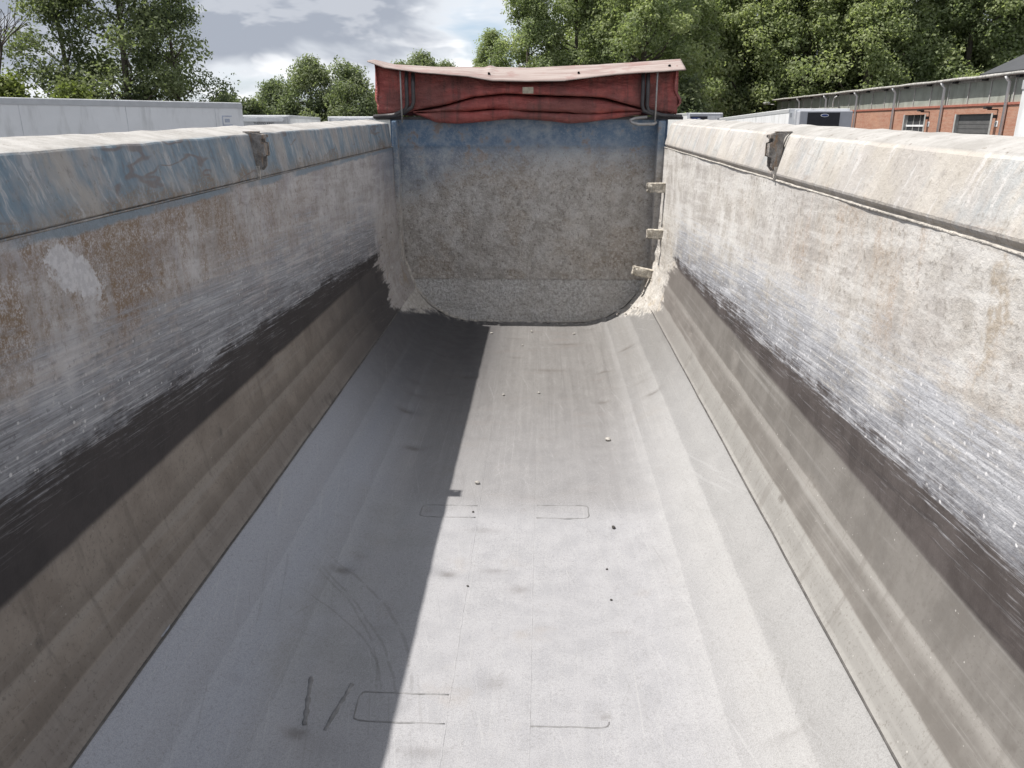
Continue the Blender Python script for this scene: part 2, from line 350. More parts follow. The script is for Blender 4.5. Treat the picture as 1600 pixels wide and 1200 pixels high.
def front_material():
    m, g, b = mat('crusted_front_steel'); v, x, y, z = g.coord()
    lump = g.noise(v, 40, 5, .75); patch = g.noise(v, 2.6, 5, .62); mid = g.noise(v, 8, 5, .72); sharp = g.voro(v, 52); tiny = g.noise(v, 110, 3, .7)
    c = g.mix(g.ss(mid, .34, .66), (.40, .37, .34), (.60, .575, .55))
    c = g.mix(g.mul(g.ss(patch, .46, .62), .45), c, (.36, .29, .22))
    c = g.mix(g.mul(g.ss(g.add(g.mul(lump, .8), g.mul(patch, .2)), .52, .62), .55), c, (.76, .74, .72))
    c = g.mix(g.mul(g.ss(lump, .44, .35), .6), c, (.15, .132, .115))
    c = g.mix(g.mul(g.ss(tiny, .42, .34), .5), c, (.20, .18, .16))
    c = g.mix(g.mul(g.ss(tiny, .58, .68), .6), c, (.70, .68, .66))
    c = g.mix(g.mul(g.ss(sharp, .17, .09), g.ss(mid, .46, .58)), c, (.66, .64, .62))
    bz = g.add(z, g.add(g.mul(g.sub(patch, .5), .35), g.add(g.mul(g.sub(mid, .5), .3), g.mul(g.ss(x, -.35, -1.1), .30))))
    bl = g.mul(g.ss(g.add(bz, g.mul(g.sub(lump, .5), .5)), 1.26, 1.62), g.add(.60, g.mul(g.ss(g.add(z, g.mul(g.sub(mid, .5), .08)), 1.46, 1.57), .30)))
    bcol = g.mix(g.ss(mid, .38, .66), (.10, .175, .275), (.25, .305, .36))
    bcol = g.mix(g.mul(g.ss(lump, .5, .62), .3), bcol, (.34, .35, .37))
    bcol = g.mix(g.mul(g.mul(g.ss(mid, .52, .62), g.ss(patch, .46, .56)), .7), bcol, (.19, .12, .085))
    c = g.mix(bl, c, bcol)
    keep = g.ss(g.add(z, g.mul(g.sub(mid, .5), .03)), .395, .375)
    lowc = g.mix(g.ss(g.add(g.mul(lump, .5), g.mul(tiny, .5)), .42, .58), (.36, .345, .325), (.66, .65, .64))
    c = g.mix(g.mul(keep, g.add(.45, g.mul(g.ss(patch, .42, .58), .5))), c, lowc)
    c = g.mix(g.mul(g.mul(g.ss(z, .372, .380), g.ss(z, .400, .386)), g.mul(g.ss(mid, .40, .55), .45)), c, (.16, .145, .13))
    g.put(b.inputs['Base Color'], c); b.inputs['Roughness'].default_value = .9; b.inputs['Specular IOR Level'].default_value = .25
    g.put(b.inputs['Normal'], g.bump(lump, g.add(.2, g.mul(g.inv(bl), .8)), .022))
    return m

def floor_material():
    m, g, b = mat('scoured_steel_floor'); v, x, y, z = g.coord()
    patch = g.noise(v, 1.3, 6, .6); fine = g.noise(v, 300, 2, .6); mid = g.noise(v, 9, 5, .6)
    lin = g.noise(g.vec(g.mul(x, 30), g.mul(y, .7), g.mul(g.noise(v, 2.0, 2, .5), 2.5)), 1.0, 5, .62)
    lin2 = g.noise(g.vec(g.mul(x, 150), g.mul(y, .8), 3.0), 1.0, 4, .6)
    near = g.mix(g.ss(mid, .35, .65), (.296, .296, .312), (.332, .331, .347))
    near = g.mix(g.mul(g.ss(lin, .45, .7), .28), near, (.36, .36, .37))
    near = g.mix(g.mul(g.ss(g.noise(v, 3.2, 5, .6), .58, .72), .35), near, (.27, .24, .215))
    # the cleaner, bluer bay behind a low arc; darker and browner ahead of it
    yy = g.add(y, g.add(g.mul(g.m('POWER', g.sub(x, .25), 2.0), -.07), g.mul(g.sub(patch, .5), .10)))
    far = g.mul(g.mix(g.ss(g.m('ABSOLUTE', g.add(x, -.05)), .45, .80), g.ss(yy, 3.22, 3.56), g.ss(yy, 2.9, 5.6)), g.add(.50, g.mul(g.ss(y, 3.4, 5.4), .45)))
    fcol = g.mix(g.ss(lin, .35, .7), (.122, .114, .107), (.158, .150, .142))
    fcol = g.mix(g.mul(g.ss(g.noise(g.vec(g.mul(x, 2), g.mul(y, 7), 0.0), 1.0, 5, .6), .56, .68), .45), fcol, (.14, .118, .105))
    c = g.mix(far, near, fcol)
    # dust that is paler towards the right foot, sky-blue shade tint put into the left foot's colour
    c = g.mix(g.mul(g.ss(x, .5, .95), g.add(.30, g.mul(g.ss(y, 6.0, 3.0), .4))), c, (.325, .32, .31))
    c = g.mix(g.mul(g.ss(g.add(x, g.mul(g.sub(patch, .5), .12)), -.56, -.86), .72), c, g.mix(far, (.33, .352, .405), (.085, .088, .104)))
    # dull grey scuffed tracks on the left
    sc = g.mul(g.mul(g.ss(x, -.30, -.40), g.ss(x, -.92, -.70)), g.mul(g.ss(y, 1.9, 2.15), g.ss(yy, 3.5, 3.35)))
    c = g.mix(g.mul(sc, g.add(.25, g.mul(g.ss(g.noise(v, 5, 5, .6), .4, .65), .55))), c, (.265, .268, .272))
    c = g.mix(g.mul(g.ss(lin2, .58, .72), .25), c, (.47, .465, .46))
    for xk in (.72, .90):  # facet shading of the floor folds painted as pale and dark bands
        ak = g.sub(g.m('ABSOLUTE', x), g.add(xk, g.mul(g.sub(mid, .5), .012)))
        c = g.mix(g.mul(g.mul(g.ss(ak, -.07, -.004), g.ss(ak, .006, -.002)), .13), c, (.46, .46, .465))
        c = g.mix(g.mul(g.mul(g.ss(ak, -.002, .006), g.ss(ak, .08, .01)), .17), c, (.16, .16, .165))
    c = g.mix(g.mul(g.ss(lin2, .42, .3), .18), c, (.26, .25, .24))
    c = g.mix(g.mul(g.ss(fine, .46, .66), .34), c, (.17, .168, .165)); c = g.mix(g.mul(g.ss(fine, .50, .34), .30), c, (.44, .44, .445))
    # scraped arcs
    for cx, cy, r, w in ((-1.28, 2.02, .99, .006), (-1.32, 2.0, .92, .0045), (-1.62, 1.75, 1.33, .005), (-1.0, 2.0, .62, .004)):
        dd = g.m('SQRT', g.add(g.m('POWER', g.sub(g.add(x, g.mul(g.sub(mid, .5), .03)), cx), 2.0), g.m('POWER', g.sub(y, cy), 2.0)))
        a = g.mul(g.ss(g.m('ABSOLUTE', g.sub(dd, r)), w * 1.6, w * .4), g.mul(g.ss(y, 2.02, 2.2), g.ss(y, 2.95, 2.75)))
        a = g.mul(a, g.mul(g.ss(x, -.82, -.7), g.ss(g.noise(v, 12, 4, .7), .36, .5)))
        c = g.mix(g.mul(a, .32), c, (.13, .125, .12))
    # grease left in the dents
    at = g.node('ShaderNodeAttribute'); at.attribute_name = 'grease'
    gr = g.m('MULTIPLY', at.outputs['Fac'], g.add(.45, g.mul(g.noise(v, 30, 4, .7), 1.1)), clamp=True)
    c = g.mix(g.mul(gr, .75), c, (.085, .072, .062))
    # fine crossing scratches
    for i_, (ka, kb2) in enumerate(((160, 46), (-140, 62), (60, 12))):
        sc1 = g.noise(g.vec(g.add(g.mul(x, ka), g.mul(y, kb2)), g.add(g.mul(x, -kb2 * .05), g.mul(y, ka * .02)), 3.0 + i_), 1.0, 2, .6)
        c = g.mix(g.mul(g.ss(sc1, .64, .72), .15), c, (.50, .50, .505)); c = g.mix(g.mul(g.ss(sc1, .34, .27), .22), c, (.17, .165, .16))
    c = g.mix(g.mul(g.ss(g.noise(v, 85, 4, .85), .52, .66), .36), c, (.16, .152, .145))
    cm = crust_mask(g, x, y, z, v)
    cr = g.mix(g.ss(g.noise(v, 30, 5, .7), .35, .65), (.36, .33, .295), (.55, .53, .50))
    c = g.mix(cm, c, cr)
    far_shade = g.mul(g.mul(g.ss(y, 3.4, 6.4), g.ss(x, .0, -.45)), .85)  # shade over the far left floor darkened into the colour
    c = g.mix(g.mul(far_shade, g.inv(cm)), c, (.042, .041, .045))
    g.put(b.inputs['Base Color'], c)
    b.inputs['Metallic'].default_value = .04
    g.put(b.inputs['Roughness'], g.add(.58, g.mul(g.ss(mid, .35, .65), .14)))
    b.inputs['Specular IOR Level'].default_value = .45
    g.put(b.inputs['Normal'], g.bump(g.add(g.mul(fine, .2), g.add(g.mul(lin, .2), g.noise(v, 30, 4, .7))), g.add(.07, g.mul(cm, .7)), .010))
    return m

M = {}
M['side_l'] = side_material('worn_wall_shade_darkened', True); M['side_r'] = side_material('worn_wall_sun_side', False)
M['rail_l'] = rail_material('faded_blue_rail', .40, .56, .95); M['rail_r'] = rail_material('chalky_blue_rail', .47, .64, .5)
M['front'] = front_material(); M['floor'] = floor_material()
M['crust'] = simple('dried_concrete', (.46, .43, .39), .95, 0, .25, 22, .8, 60)
M['rung'] = simple('crusted_step_steel', (.55, .51, .44), .92, 0, .35, 30, .9, 70, (.18, .13, .09), .6)
M['bracket'] = simple('rusty_bracket_steel', (.25, .235, .22), .85, 0, .35, 26, .7, 80, (.30, .19, .11), .8)
M['weld'] = simple('dull_weld_steel', (.235, .233, .236), .6, .2, .2, 20, .4, 120)
M['seam'] = simple('dark_seam_steel', (.10, .095, .09), .7, .1, .3, 20, .4, 120)
M['outer'] = simple('faded_blue_body_paint', (.10, .19, .32), .5, 0, .12, 3, .1, 40, (.25, .22, .2), .4)
M['dark'] = simple('black_chassis_paint', (.03, .03, .032), .6, 0, .2, 6)
M['rubber'] = simple('tyre_rubber', (.025, .025, .026), .85, 0, .2, 10, .3, 60)
M['galv'] = simple('dull_galvanised_metal', (.36, .365, .37), .5, .5, .15, 8)
M['pebble'] = simple('grey_stone', (.42, .40, .37), .9, 0, .3, 40, .6, 90)
M['darkpebble'] = simple('dark_stone', (.07, .065, .06), .9, 0, .3, 40, .6, 90)

# ================================================================== SETTING
gm, gg, gb = mat('weathered_asphalt'); v, x, y, z = gg.coord()
gc = gg.mix(gg.ss(gg.noise(v, .25, 6, .6), .35, .65), (.05, .05, .05), (.085, .083, .08))
gc = gg.mix(gg.mul(gg.ss(gg.noise(v, 30, 4, .7), .55, .7), .4), gc, (.13, .13, .125))
gg.put(gb.inputs['Base Color'], gc); gb.inputs['Roughness'].default_value = .9
gg.put(gb.inputs['Normal'], gg.bump(gg.noise(v, 60, 4, .7), .4, .02))
link('ground', pydata('ground', [(-900, -900, 0), (900, -900, 0), (900, 900, 0), (-900, 900, 0)], [(0, 1, 2, 3)]), gm, kind='structure')

# ================================================================== THE TIPPER TRAILER
trailer = empty('tipper_trailer', (0, 0, FLOOR_Z), (TILT, 0, 0),
    label='empty half-pipe tipper trailer body with worn steel floor and crusted blue walls', cat='trailer')
Y_BACK = -0.38
prof = [(0, 0), (.30, 0), (.55, .008), (.72, .045), (.90, .138), (1.042, .300), (1.088, .415), (1.130, .550), (1.152, .720), (1.154, .95), (1.158, 1.548)]
P = np.array(prof); seg = np.r_[0, np.cumsum(np.hypot(*np.diff(P, axis=0).T))]
def smooth_prof(s, rad=.022):
    out = 0
    for d, w in ((-1, .2), (-.5, .2), (0, .2), (.5, .2), (1, .2)):
        q = np.clip(s + d * rad, 0, seg[-1]); out = out + w * np.stack([np.interp(q, seg, P[:, 0]), np.interp(q, seg, P[:, 1])], -1)
    return out
S_SEAM = seg[5]
ys = np.linspace(Y_BACK, Y_FRONT, 330)
dents = [(-.69, 2.81, .010, .06, .05), (-.25, 2.85, .011, .055, .04), (.53, 4.27, .012, .06, .05), (-.62, 1.93, .009, .05, .05), (.35, 2.05, .006, .03, .03),
         (.42, 5.05, .010, .09, .05), (.60, 5.5, .009, .08, .05), (.05, 2.75, .005, .06, .06), (.66, 2.02, .006, .12, .10), (.55, 4.9, .008, .06, .05),
         (-.4, 5.4, .010, .08, .06), (-.62, 5.9, .012, .08, .06), (-.6, 4.1, .010, .07, .06), (-.72, 4.6, .011, .07, .06), (.84, 5.2, .012, .06, .05), (.86, 4.8, .012, .06, .05),
         (.80, 5.9, .010, .07, .06), (.1, 6.35, .010, .16, .07), (.35, 6.3, .010, .16, .07), (.2, 5.6, .007, .2, .08), (-.1, 4.6, .006, .14, .1), (.3, 3.9, -.006, .18, .14), (0, 3.95, -.005, .15, .12)]
for _ in range(46):
    dents.append((random.uniform(-.85, .9), random.uniform(1.2, 6.8), random.uniform(.002, .007), random.uniform(.03, .12), random.uniform(.025, .07)))
def dent_field(X, Y):
    D = np.zeros_like(X)
    for dx, dy, dep, rx, ry in dents: D -= 1.35 * dep * np.exp(-((X - dx) / rx) ** 2 - ((Y - dy) / ry) ** 2)
    return D
# floor plate
su = np.linspace(-S_SEAM, S_SEAM, 150); pr = smooth_prof(np.abs(su)); px = np.sign(su) * pr[:, 0]; pz = pr[:, 1]
Xg, Yg = np.meshgrid(px, ys, indexing='ij'); Zg = np.repeat(pz[:, None], len(ys), 1)
Zg = Zg + dent_field(Xg, Yg) + .007 * (fnoise(Xg * 2.2, Yg * 1.3, 3, 3) - .5)
# ridge under the floor plate on the right, curving towards the front
rx_ = .60 + .10 * np.clip((Yg - 5.6) / 1.4, 0, 1) ** 2
Zg += .010 * np.exp(-((Xg - rx_) / .022) ** 2) * np.clip((Yg - 4.6) / .8, 0, 1)
cr_w = np.clip((Yg - (6.86 - .7 * np.clip((np.abs(Xg) - .8) / .3, 0, 1))) / .12, 0, 1)
Zg += cr_w * .03 * fnoise(Xg * 14, Yg * 14, 3, 5)
fme = grid_mesh('floor_plate', Xg, Yg, Zg)
gz = np.zeros_like(Xg)
for i_, (dx, dy, dep, rx, ry) in enumerate(dents):
    if dep > 0 and i_ % 3 != 2: gz += min(1.0, dep / .009) * (.85 if i_ < 21 else .55) * np.exp(-((Xg - dx) / (rx * .62)) ** 2 - ((Yg - dy + ry * .3) / (ry * .5)) ** 2)
ga = fme.attributes.new('grease', 'FLOAT', 'POINT'); ga.data.foreach_set('value', np.clip(gz, 0, 1).ravel().astype(np.float32))
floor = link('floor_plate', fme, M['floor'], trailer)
# side walls from the floor seam to the top groove
sv = np.linspace(S_SEAM - .012, seg[-1], 96)
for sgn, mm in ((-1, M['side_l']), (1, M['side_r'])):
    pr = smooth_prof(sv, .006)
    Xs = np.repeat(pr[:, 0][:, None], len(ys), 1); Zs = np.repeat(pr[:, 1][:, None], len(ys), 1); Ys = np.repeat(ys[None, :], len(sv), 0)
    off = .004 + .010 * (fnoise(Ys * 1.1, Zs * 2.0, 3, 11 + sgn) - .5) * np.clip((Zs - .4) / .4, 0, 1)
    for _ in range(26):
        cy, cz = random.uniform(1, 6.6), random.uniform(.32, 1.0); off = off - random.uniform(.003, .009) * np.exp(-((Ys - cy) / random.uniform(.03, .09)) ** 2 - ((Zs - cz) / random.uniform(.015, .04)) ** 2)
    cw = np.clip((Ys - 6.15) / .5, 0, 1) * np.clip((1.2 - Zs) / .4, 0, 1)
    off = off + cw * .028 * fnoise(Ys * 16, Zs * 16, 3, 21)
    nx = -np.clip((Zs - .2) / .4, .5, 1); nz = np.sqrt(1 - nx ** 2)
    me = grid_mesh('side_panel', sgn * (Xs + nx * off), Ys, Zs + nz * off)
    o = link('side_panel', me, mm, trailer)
    # dark lap joint where the wall sheet meets the floor
    k = smooth_prof(np.array([S_SEAM - .012]))[0]
    tube('lap_seam', [(sgn * (k[0] + .003 * (random.random() - .5)), yy, k[1] + .003 + .002 * random.random()) for yy in np.linspace(Y_BACK, 6.3, 40)], .0045, M['seam'], trailer, 6)
    # top rail: groove, face, rounded shoulder and top, outer skin
    rp = [(1.160, 1.540), (1.1605, 1.552), (1.153, 1.559), (1.152, 1.566), (1.172, 1.736), (1.176, 1.742), (1.184, 1.745), (1.21, 1.750), (1.30, 1.768), (1.335, 1.772), (1.345, 1.75), (1.345, 1.50), (1.20, 1.50)] if sgn < 0 else \
         [(1.160, 1.540), (1.163, 1.556), (1.152, 1.572), (1.151, 1.580), (1.185, 1.712), (1.193, 1.733), (1.207, 1.748), (1.225, 1.756), (1.27, 1.768), (1.32, 1.778), (1.345, 1.772), (1.35, 1.75), (1.35, 1.50), (1.20, 1.50)]
    ry = np.linspace(Y_BACK, 6.86, 160); A = np.array(rp + [rp[0]])
    Xr = np.repeat(A[:, 0][:, None], len(ry), 1); Zr = np.repeat(A[:, 1][:, None], len(ry), 1); Yr = np.repeat(ry[None, :], len(A), 0)
    wv = .006 * (fnoise(Yr * 1.4, Zr * 3, 3, 31 + sgn) - .5); mask = (Zr > 1.58) & (Xr < 1.33)
    Xr = Xr + wv * mask; Zr = Zr + .5 * wv * (Zr > 1.7) + .006 * (vnoise(Yr * 9, Xr * 0, 5) - .5) * (Zr > 1.7)
    me = grid_mesh('top_rail', sgn * Xr, Yr, Zr)
    n = len(me.vertices)
    bm = bmesh.new(); bm.from_mesh(me)
    bmesh.ops.remove_doubles(bm, verts=bm.verts, dist=1e-5); bmesh.ops.holes_fill(bm, edges=[e for e in bm.edges if e.is_boundary], sides=40)
    bmesh.ops.recalc_face_normals(bm, faces=bm.faces); bm.to_mesh(me); bm.free(); me.shade_smooth()
    me.set_sharp_from_angle(angle=R(19))
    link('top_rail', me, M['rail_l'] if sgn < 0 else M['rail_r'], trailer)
    # pale broken edge of the wall sheet under the groove
    V, F = tube_data([(sgn * (1.155 + .002 * math.sin(q * 7)), q, 1.5485 + .0025 * vnoise(q * 7, 0, 3)) for q in np.linspace(Y_BACK, 6.95, 260)], [(.0042 if sgn > 0 else .0028) * (1 + .5 * float(vnoise(q * 9, 2, 4)) ** 2) for q in range(260)], 6)
    link('sheet_edge', pydata('sheet_edge', V, F), M['crust'] if sgn > 0 else M['rail_l'], trailer, True)
    # outside skin and ribs
    osk = [(sgn * a, b) for a, b in ((0, -.05), (.55, -.045), (.75, 0), (.95, .11), (1.09, .27), (1.15, .40), (1.19, .55), (1.21, .72), (1.22, 1.51), (1.205, 1.51), (1.19, .72), (1.17, .55), (1.13, .41), (1.07, .28), (.93, .125), (.74, .018), (.55, -.02), (0, -.025))]
    prism_y('outer_skin', osk, Y_BACK, Y_FRONT + .08, M['outer'], trailer)
    for q in np.linspace(.2, 6.9, 7):
        box('rib', (sgn * 1.215, q - .04, .55), (sgn * 1.31, q + .04, 1.505), M['outer'], trailer, .008)

# front wall with sloped foot plate
xs = np.linspace(-1.165, 1.165, 170); zs = np.linspace(-.02, 1.775, 130)
Xf, Zf = np.meshgrid(xs, zs, indexing='ij')
hz = np.interp(np.abs(xs), P[:, 0], P[:, 1])
Yf = np.full_like(Xf, Y_FRONT) - np.clip((.40 - Zf) / .42, 0, 1) * .10 - .022 * fnoise(Xf * 12, Zf * 12, 4, 41) * np.clip((1.55 - Zf) / .3, .15, 1)
Yf -= .012 * np.exp(-((Zf - 1.555) / .008) ** 2)
link('front_wall', grid_mesh('front_wall', Xf, Yf, Zf), M['front'], trailer)
box('front_wall_back', (-1.2, Y_FRONT + .03, -.05), (1.2, Y_FRONT + .09, 1.79), M['outer'], trailer, .01)
# crusty fillet where shell and front wall meet
def fillet(name, x0, x1, n, r0, yoff, mm):
    pts, rr = [], []
    for q in np.linspace(x0, x1, n):
        s = np.interp(abs(q), [0, .3, .55, .72, .9, 1.03, 1.088, 1.128, 1.15, 1.2], [0, 0, .008, .045, .15, .29, .41, .55, .72, .95])
        yb = Y_FRONT - np.clip((.40 - s) / .42, 0, 1) * .10
        pts.append((q * .993, yb - yoff + .02 * (random.random() - .5), s + .006)); rr.append(r0 * random.uniform(.45, 1.5))
    V, F = tube_data(pts, rr, 7); link(name, pydata(name, V, F), mm, trailer, True)
fillet('crust_fillet', -1.14, -.30, 70, .017, .012, M['crust']); fillet('crust_fillet', -.30, 1.14, 110, .013, .012, M['crust'])
fillet('corner_crack', -1.0, -.25, 40, .0035, .040, M['seam']); fillet('corner_crack', .15, 1.0, 40, .0035, .040, M['seam'])
for sgn in (-1, 1):
    bm = bmesh.new()
    for _ in range(70):
        yq = 7.02 - abs(random.gauss(0, .30)); sq = random.uniform(S_SEAM - .45, S_SEAM + .75)
        if yq < 6.93 - .85 * min(1, max(0, (np.interp(sq, seg, P[:, 0]) - .78) / .3)): continue
        c_ = smooth_prof(np.array([sq]))[0]; r_ = random.uniform(.003, .007) * (1.6 if random.random() < .12 else 1)
        mt = Matrix.Translation((sgn * (c_[0] - .012), yq, c_[1] + .016)) @ Matrix.Rotation(random.uniform(0, 6), 4, (random.random(), random.random(), 1)) @ Matrix.Diagonal((1.5, random.uniform(1, 2.2), .8, 1))
        rr_ = bmesh.ops.create_icosphere(bm, subdivisions=1, radius=r_, matrix=mt)
        for vv in rr_['verts']: vv.co += Vector((random.uniform(-1, 1), random.uniform(-1, 1), random.uniform(-1, 1))) * r_ * .25
    link('crust_lumps', bm_mesh('crust_lumps', bm), M['crust'], trailer, False, kind='stuff')
# right corner post and left corner post
box('corner_post', (1.095, 6.90, .50), (1.155, 7.03, 1.76), M['front'], trailer, .01)
box('corner_post', (-1.155, 6.90, .55), (-1.115, 7.03, 1.76), M['front'], trailer, .01)
# climbing steps in the right front corner
for (zc, x0, yc, tilt, ln) in ((1.235, 1.00, 6.70, 0.0, .165), (.865, 1.01, 6.62, .03, .16), (.525, .925, 6.78, -.18, .19)):
    bm = bmesh.new(); bm_box(bm, (0, -.032, -.036), (ln, .032, .036), .006)
    bmesh.ops.subdivide_edges(bm, edges=bm.edges, cuts=2, use_grid_fill=True)
    for vv in bm.verts: vv.co += Vector((random.uniform(-.004, .004), random.uniform(-.004, .004), random.uniform(-.005, .005)))
    o = link('step_rung', bm_mesh('step_rung', bm), M['rung'], trailer, True); o.location = (x0, yc, zc); o.rotation_euler = (0, -tilt if tilt < 0 else tilt, 0)
    if tilt < 0: o.rotation_euler = (0, .2, 0)
# sockets for the roof bows on both rails
for sgn in (-1, 1):
    bmat = M['bracket']; Yb = 3.62
    br = bpy.data.objects.new('bow_socket', None); COL.objects.link(br); br.parent = trailer; br.scale = (.82, .82, .86); br.location = (sgn * 1.155, Yb, 1.65 * .14); br.empty_display_size = .1
    s = -sgn
    def bb(nm, x0, x1, y0, y1, z0, z1, bev=.004, m_=bmat):
        box(nm, (min(s * x0, s * x1), y0, z0), (max(s * x0, s * x1), y1, z1), m_, br, bev)
    V = [(-.012, 1.585), (.012, 1.575), (.034, 1.60), (.036, 1.645), (.052, 1.65), (.052, 1.715), (.036, 1.72), (.036, 1.737), (.052, 1.742), (.052, 1.754), (.012, 1.762), (-.03, 1.766), (-.045, 1.764), (-.02, 1.742)]
    for q0, q1 in ((-.042, -.030), (.030, .042)):
        prism_y('side_plate', [(s * a, b) for a, b in V], q0, q1, bmat, br)
    bb('back_plate', -.012, .012, -.0295, .0295, 1.59, 1.74)
    bb('retainer', .034, .050, -.0295, .02, 1.652, 1.712)
    bb('retainer', .030, .048, -.0295, .0295, 1.735, 1.757)
    bb('top_tab', -.07, .02, -.012, .012, 1.760, 1.772, .003)
    prism_y('drip_crust', [(s * -.01, 1.52), (s * .014, 1.535), (s * .018, 1.60), (s * -.01, 1.60)], -.048, -.03, M['crust'], br)

# telegraphed beam lines, patch plates and stray welds on the floor
def floor_z(x, y):
    return float(np.interp(abs(x), P[:, 0], P[:, 1]) + dent_field(np.array([x]), np.array([y]))[0] + .007 * (fnoise(np.array([x * 2.2]), np.array([y * 1.3]), 3, 3)[0] - .5))
def bead(name, pts, r, mm=None, step=.03):
    out = []
    for (ax, ay), (bx, by) in zip(pts[:-1], pts[1:]):
        n = max(2, int(math.hypot(bx - ax, by - ay) / step))
        for k in range(n): out.append((ax + (bx - ax) * k / n, ay + (by - ay) * k / n))
    out.append(pts[-1])
    P3 = [(a + random.uniform(-.0015, .0015), b_ + random.uniform(-.0015, .0015), floor_z(a, b_) - r * .5) for a, b_ in out]
    V, F = tube_data(P3, [r * random.uniform(.75, 1.2) for _ in P3], 6); return link(name, pydata(name, V, F), mm or M['weld'], trailer, True)
bead('beam_line', [(-.155, 1.2), (-.165, 3.3), (-.175, 6.9)], .0030, M['floor']); bead('beam_line', [(.108, 1.2), (.106, 3.4), (.11, 6.9)], .0030, M['floor'])
def rrect(x0, x1, y0, y1, open_right):
    c = .025
    if open_right: return [(x1, y0), (x0 + c, y0), (x0 + .006, y0 + .006), (x0, y0 + c), (x0, y1 - c), (x0 + .006, y1 - .006), (x0 + c, y1), (x1, y1)]
    return [(x0, y0), (x1 - c, y0), (x1 - .006, y0 + .006), (x1, y0 + c), (x1, y1 - c), (x1 - .006, y1 - .006), (x1 - c, y1), (x0, y1)]
bead('patch_weld', rrect(-.445, -.175, 3.31, 3.43, True), .0052); bead('patch_weld', rrect(.117, .37, 3.315, 3.44, False), .0052)
bead('patch_weld', rrect(-.46, -.165, 1.985, 2.115, True), .0045); bead('patch_weld', rrect(.106, .36, 1.985, 2.14, False)[:4], .004)
for pts in (((-.638, 2.15), (-.605, 1.955)), ((-.500, 2.145), (-.536, 1.94))):
    bead('weld_scar', list(pts), .010, M['weld'], .012)
# tailgate behind the viewer
box('tailgate', (-1.2, Y_BACK - .07, -.05), (1.2, Y_BACK - .005, 1.62), M['outer'], trailer, .01)
# chassis, axles and wheels
for sx in (-1, 1):
    box('chassis_beam', (sx * .35 - .06, -.2, -.45), (sx * .35 + .06, 8.2, -.06), M['dark'], trailer)
for q in (.6, 1.9, 3.2):
    tube('axle', [(-.95, q, -1.03), (.95, q, -1.03)], .07, M['dark'], trailer, 10)
    box('axle_hanger', (-.42, q - .1, -1.0), (.42, q + .1, -.452), M['dark'], trailer)
    for sx in (-1, 1):
        wh = cyl_x('wheel', (sx * 1.0, q, -1.05), .50, .36, M['rubber'], trailer); cyl_x('rim', (sx * 1.17, q, -1.05), .29, .05, M['galv'], wh, 20)
for sx in (-1, 1):
    box('landing_leg', (sx * .55 - .06, 5.9, -1.62), (sx * .55 + .06, 6.02, -.3), M['dark'], trailer); box('landing_foot', (sx * .55 - .16, 5.8, -1.66), (sx * .55 + .16, 6.12, -1.622), M['dark'], trailer)
box('landing_cross', (-.61, 5.92, -.5), (.61, 6.0, -.4505), M['dark'], trailer)

# ================================================================== loose stones on the floor
RX = Matrix.Rotation(TILT, 4, 'X'); RT = Matrix.Translation((0, 0, FLOOR_Z)) @ RX
stones = [(-.195, 3.665, .016, 0), (.477, 3.222, .012, 1), (.535, 4.275, .022, 0), (-.19, 3.36, .007, 1), (.42, 2.88, .006, 1), (.42, 2.66, .006, 1), (-.16, 2.74, .006, 1), 
          (-.30, 6.55, .014, 0), (.05, 6.62, .014, 0), (.42, 6.55, .014, 0), (-.02, 6.2, .010, 0), (-.12, 5.0, .012, 0), (.12, 5.05, .012, 0)]
for i, (sx, sy, r, dk) in enumerate(stones):
    bm = bmesh.new(); bmesh.ops.create_icosphere(bm, subdivisions=2, radius=r * .75)
    for vv in bm.verts:
        vv.co *= random.uniform(.85, 1.12); vv.co.z *= .62; vv.co.x *= 1.25
    me = bm_mesh('pebble', bm)
    p = RT @ Vector((sx, sy, floor_z(sx, sy) + r * .5))
    o = link('pebble', me, M['darkpebble'] if dk else M['pebble'], None, True,
             label='dark grit pebble lying on the pale steel floor' if dk else 'pale stone chip lying on the worn steel floor', cat='pebble', group='dark grit pebbles on the floor' if dk else 'pale stone chips on the floor')
    o.location = p; o.rotation_euler = (0, 0, random.uniform(0, 6))

# ================================================================== FOLDED RED TARPAULIN
tm, tg, tb = mat('dirty_red_tarpaulin'); v, x, y, z = tg.coord()
tn = tg.noise(v, 3.2, 7, .62); tn2 = tg.noise(v, 11, 6, .66)
tcx = tg.mix(tg.ss(tn2, .35, .65), (.31, .078, .07), (.42, .115, .098))
tcx = tg.mix(tg.mul(tg.ss(tn, .42, .60), .6), tcx, (.15, .075, .066))
tcx = tg.mix(tg.mul(tg.ss(tg.noise(tg.vec(tg.mul(x, 16), y, tg.mul(z, 1.5)), 1.0, 4, .7), .52, .66), .5), tcx, (.085, .055, .05))
tcx = tg.mix(tg.mul(tg.ss(tn2, .60, .72), .4), tcx, (.30, .17, .155))
tg.put(tb.inputs['Base Color'], tcx); tb.inputs['Roughness'].default_value = .55; tb.inputs['Specular IOR Level'].default_value = .35
tg.put(tb.inputs['Normal'], tg.bump(tg.add(tg.noise(tg.vec(x, y, tg.mul(z, 2.5)), 9, 5, .75, 1.2), tg.mul(tg.noise(v, 200, 2, .5), .1)), .8, .03))
fm, fg, fb = mat('sun_bleached_tarp_flap'); v, x, y, z = fg.coord()
fn = fg.noise(fg.vec(fg.mul(x, 1.5), fg.mul(y, 30), fg.mul(z, 30)), 1.0, 6, .65); fn2 = fg.noise(v, 5, 6, .6)
fcx = fg.mix(fg.ss(fn, .35, .65), (.26, .19, .172), (.37, .315, .29)); fcx = fg.mix(fg.mul(fg.ss(fn2, .5, .66), .55), fcx, (.25, .135, .12))
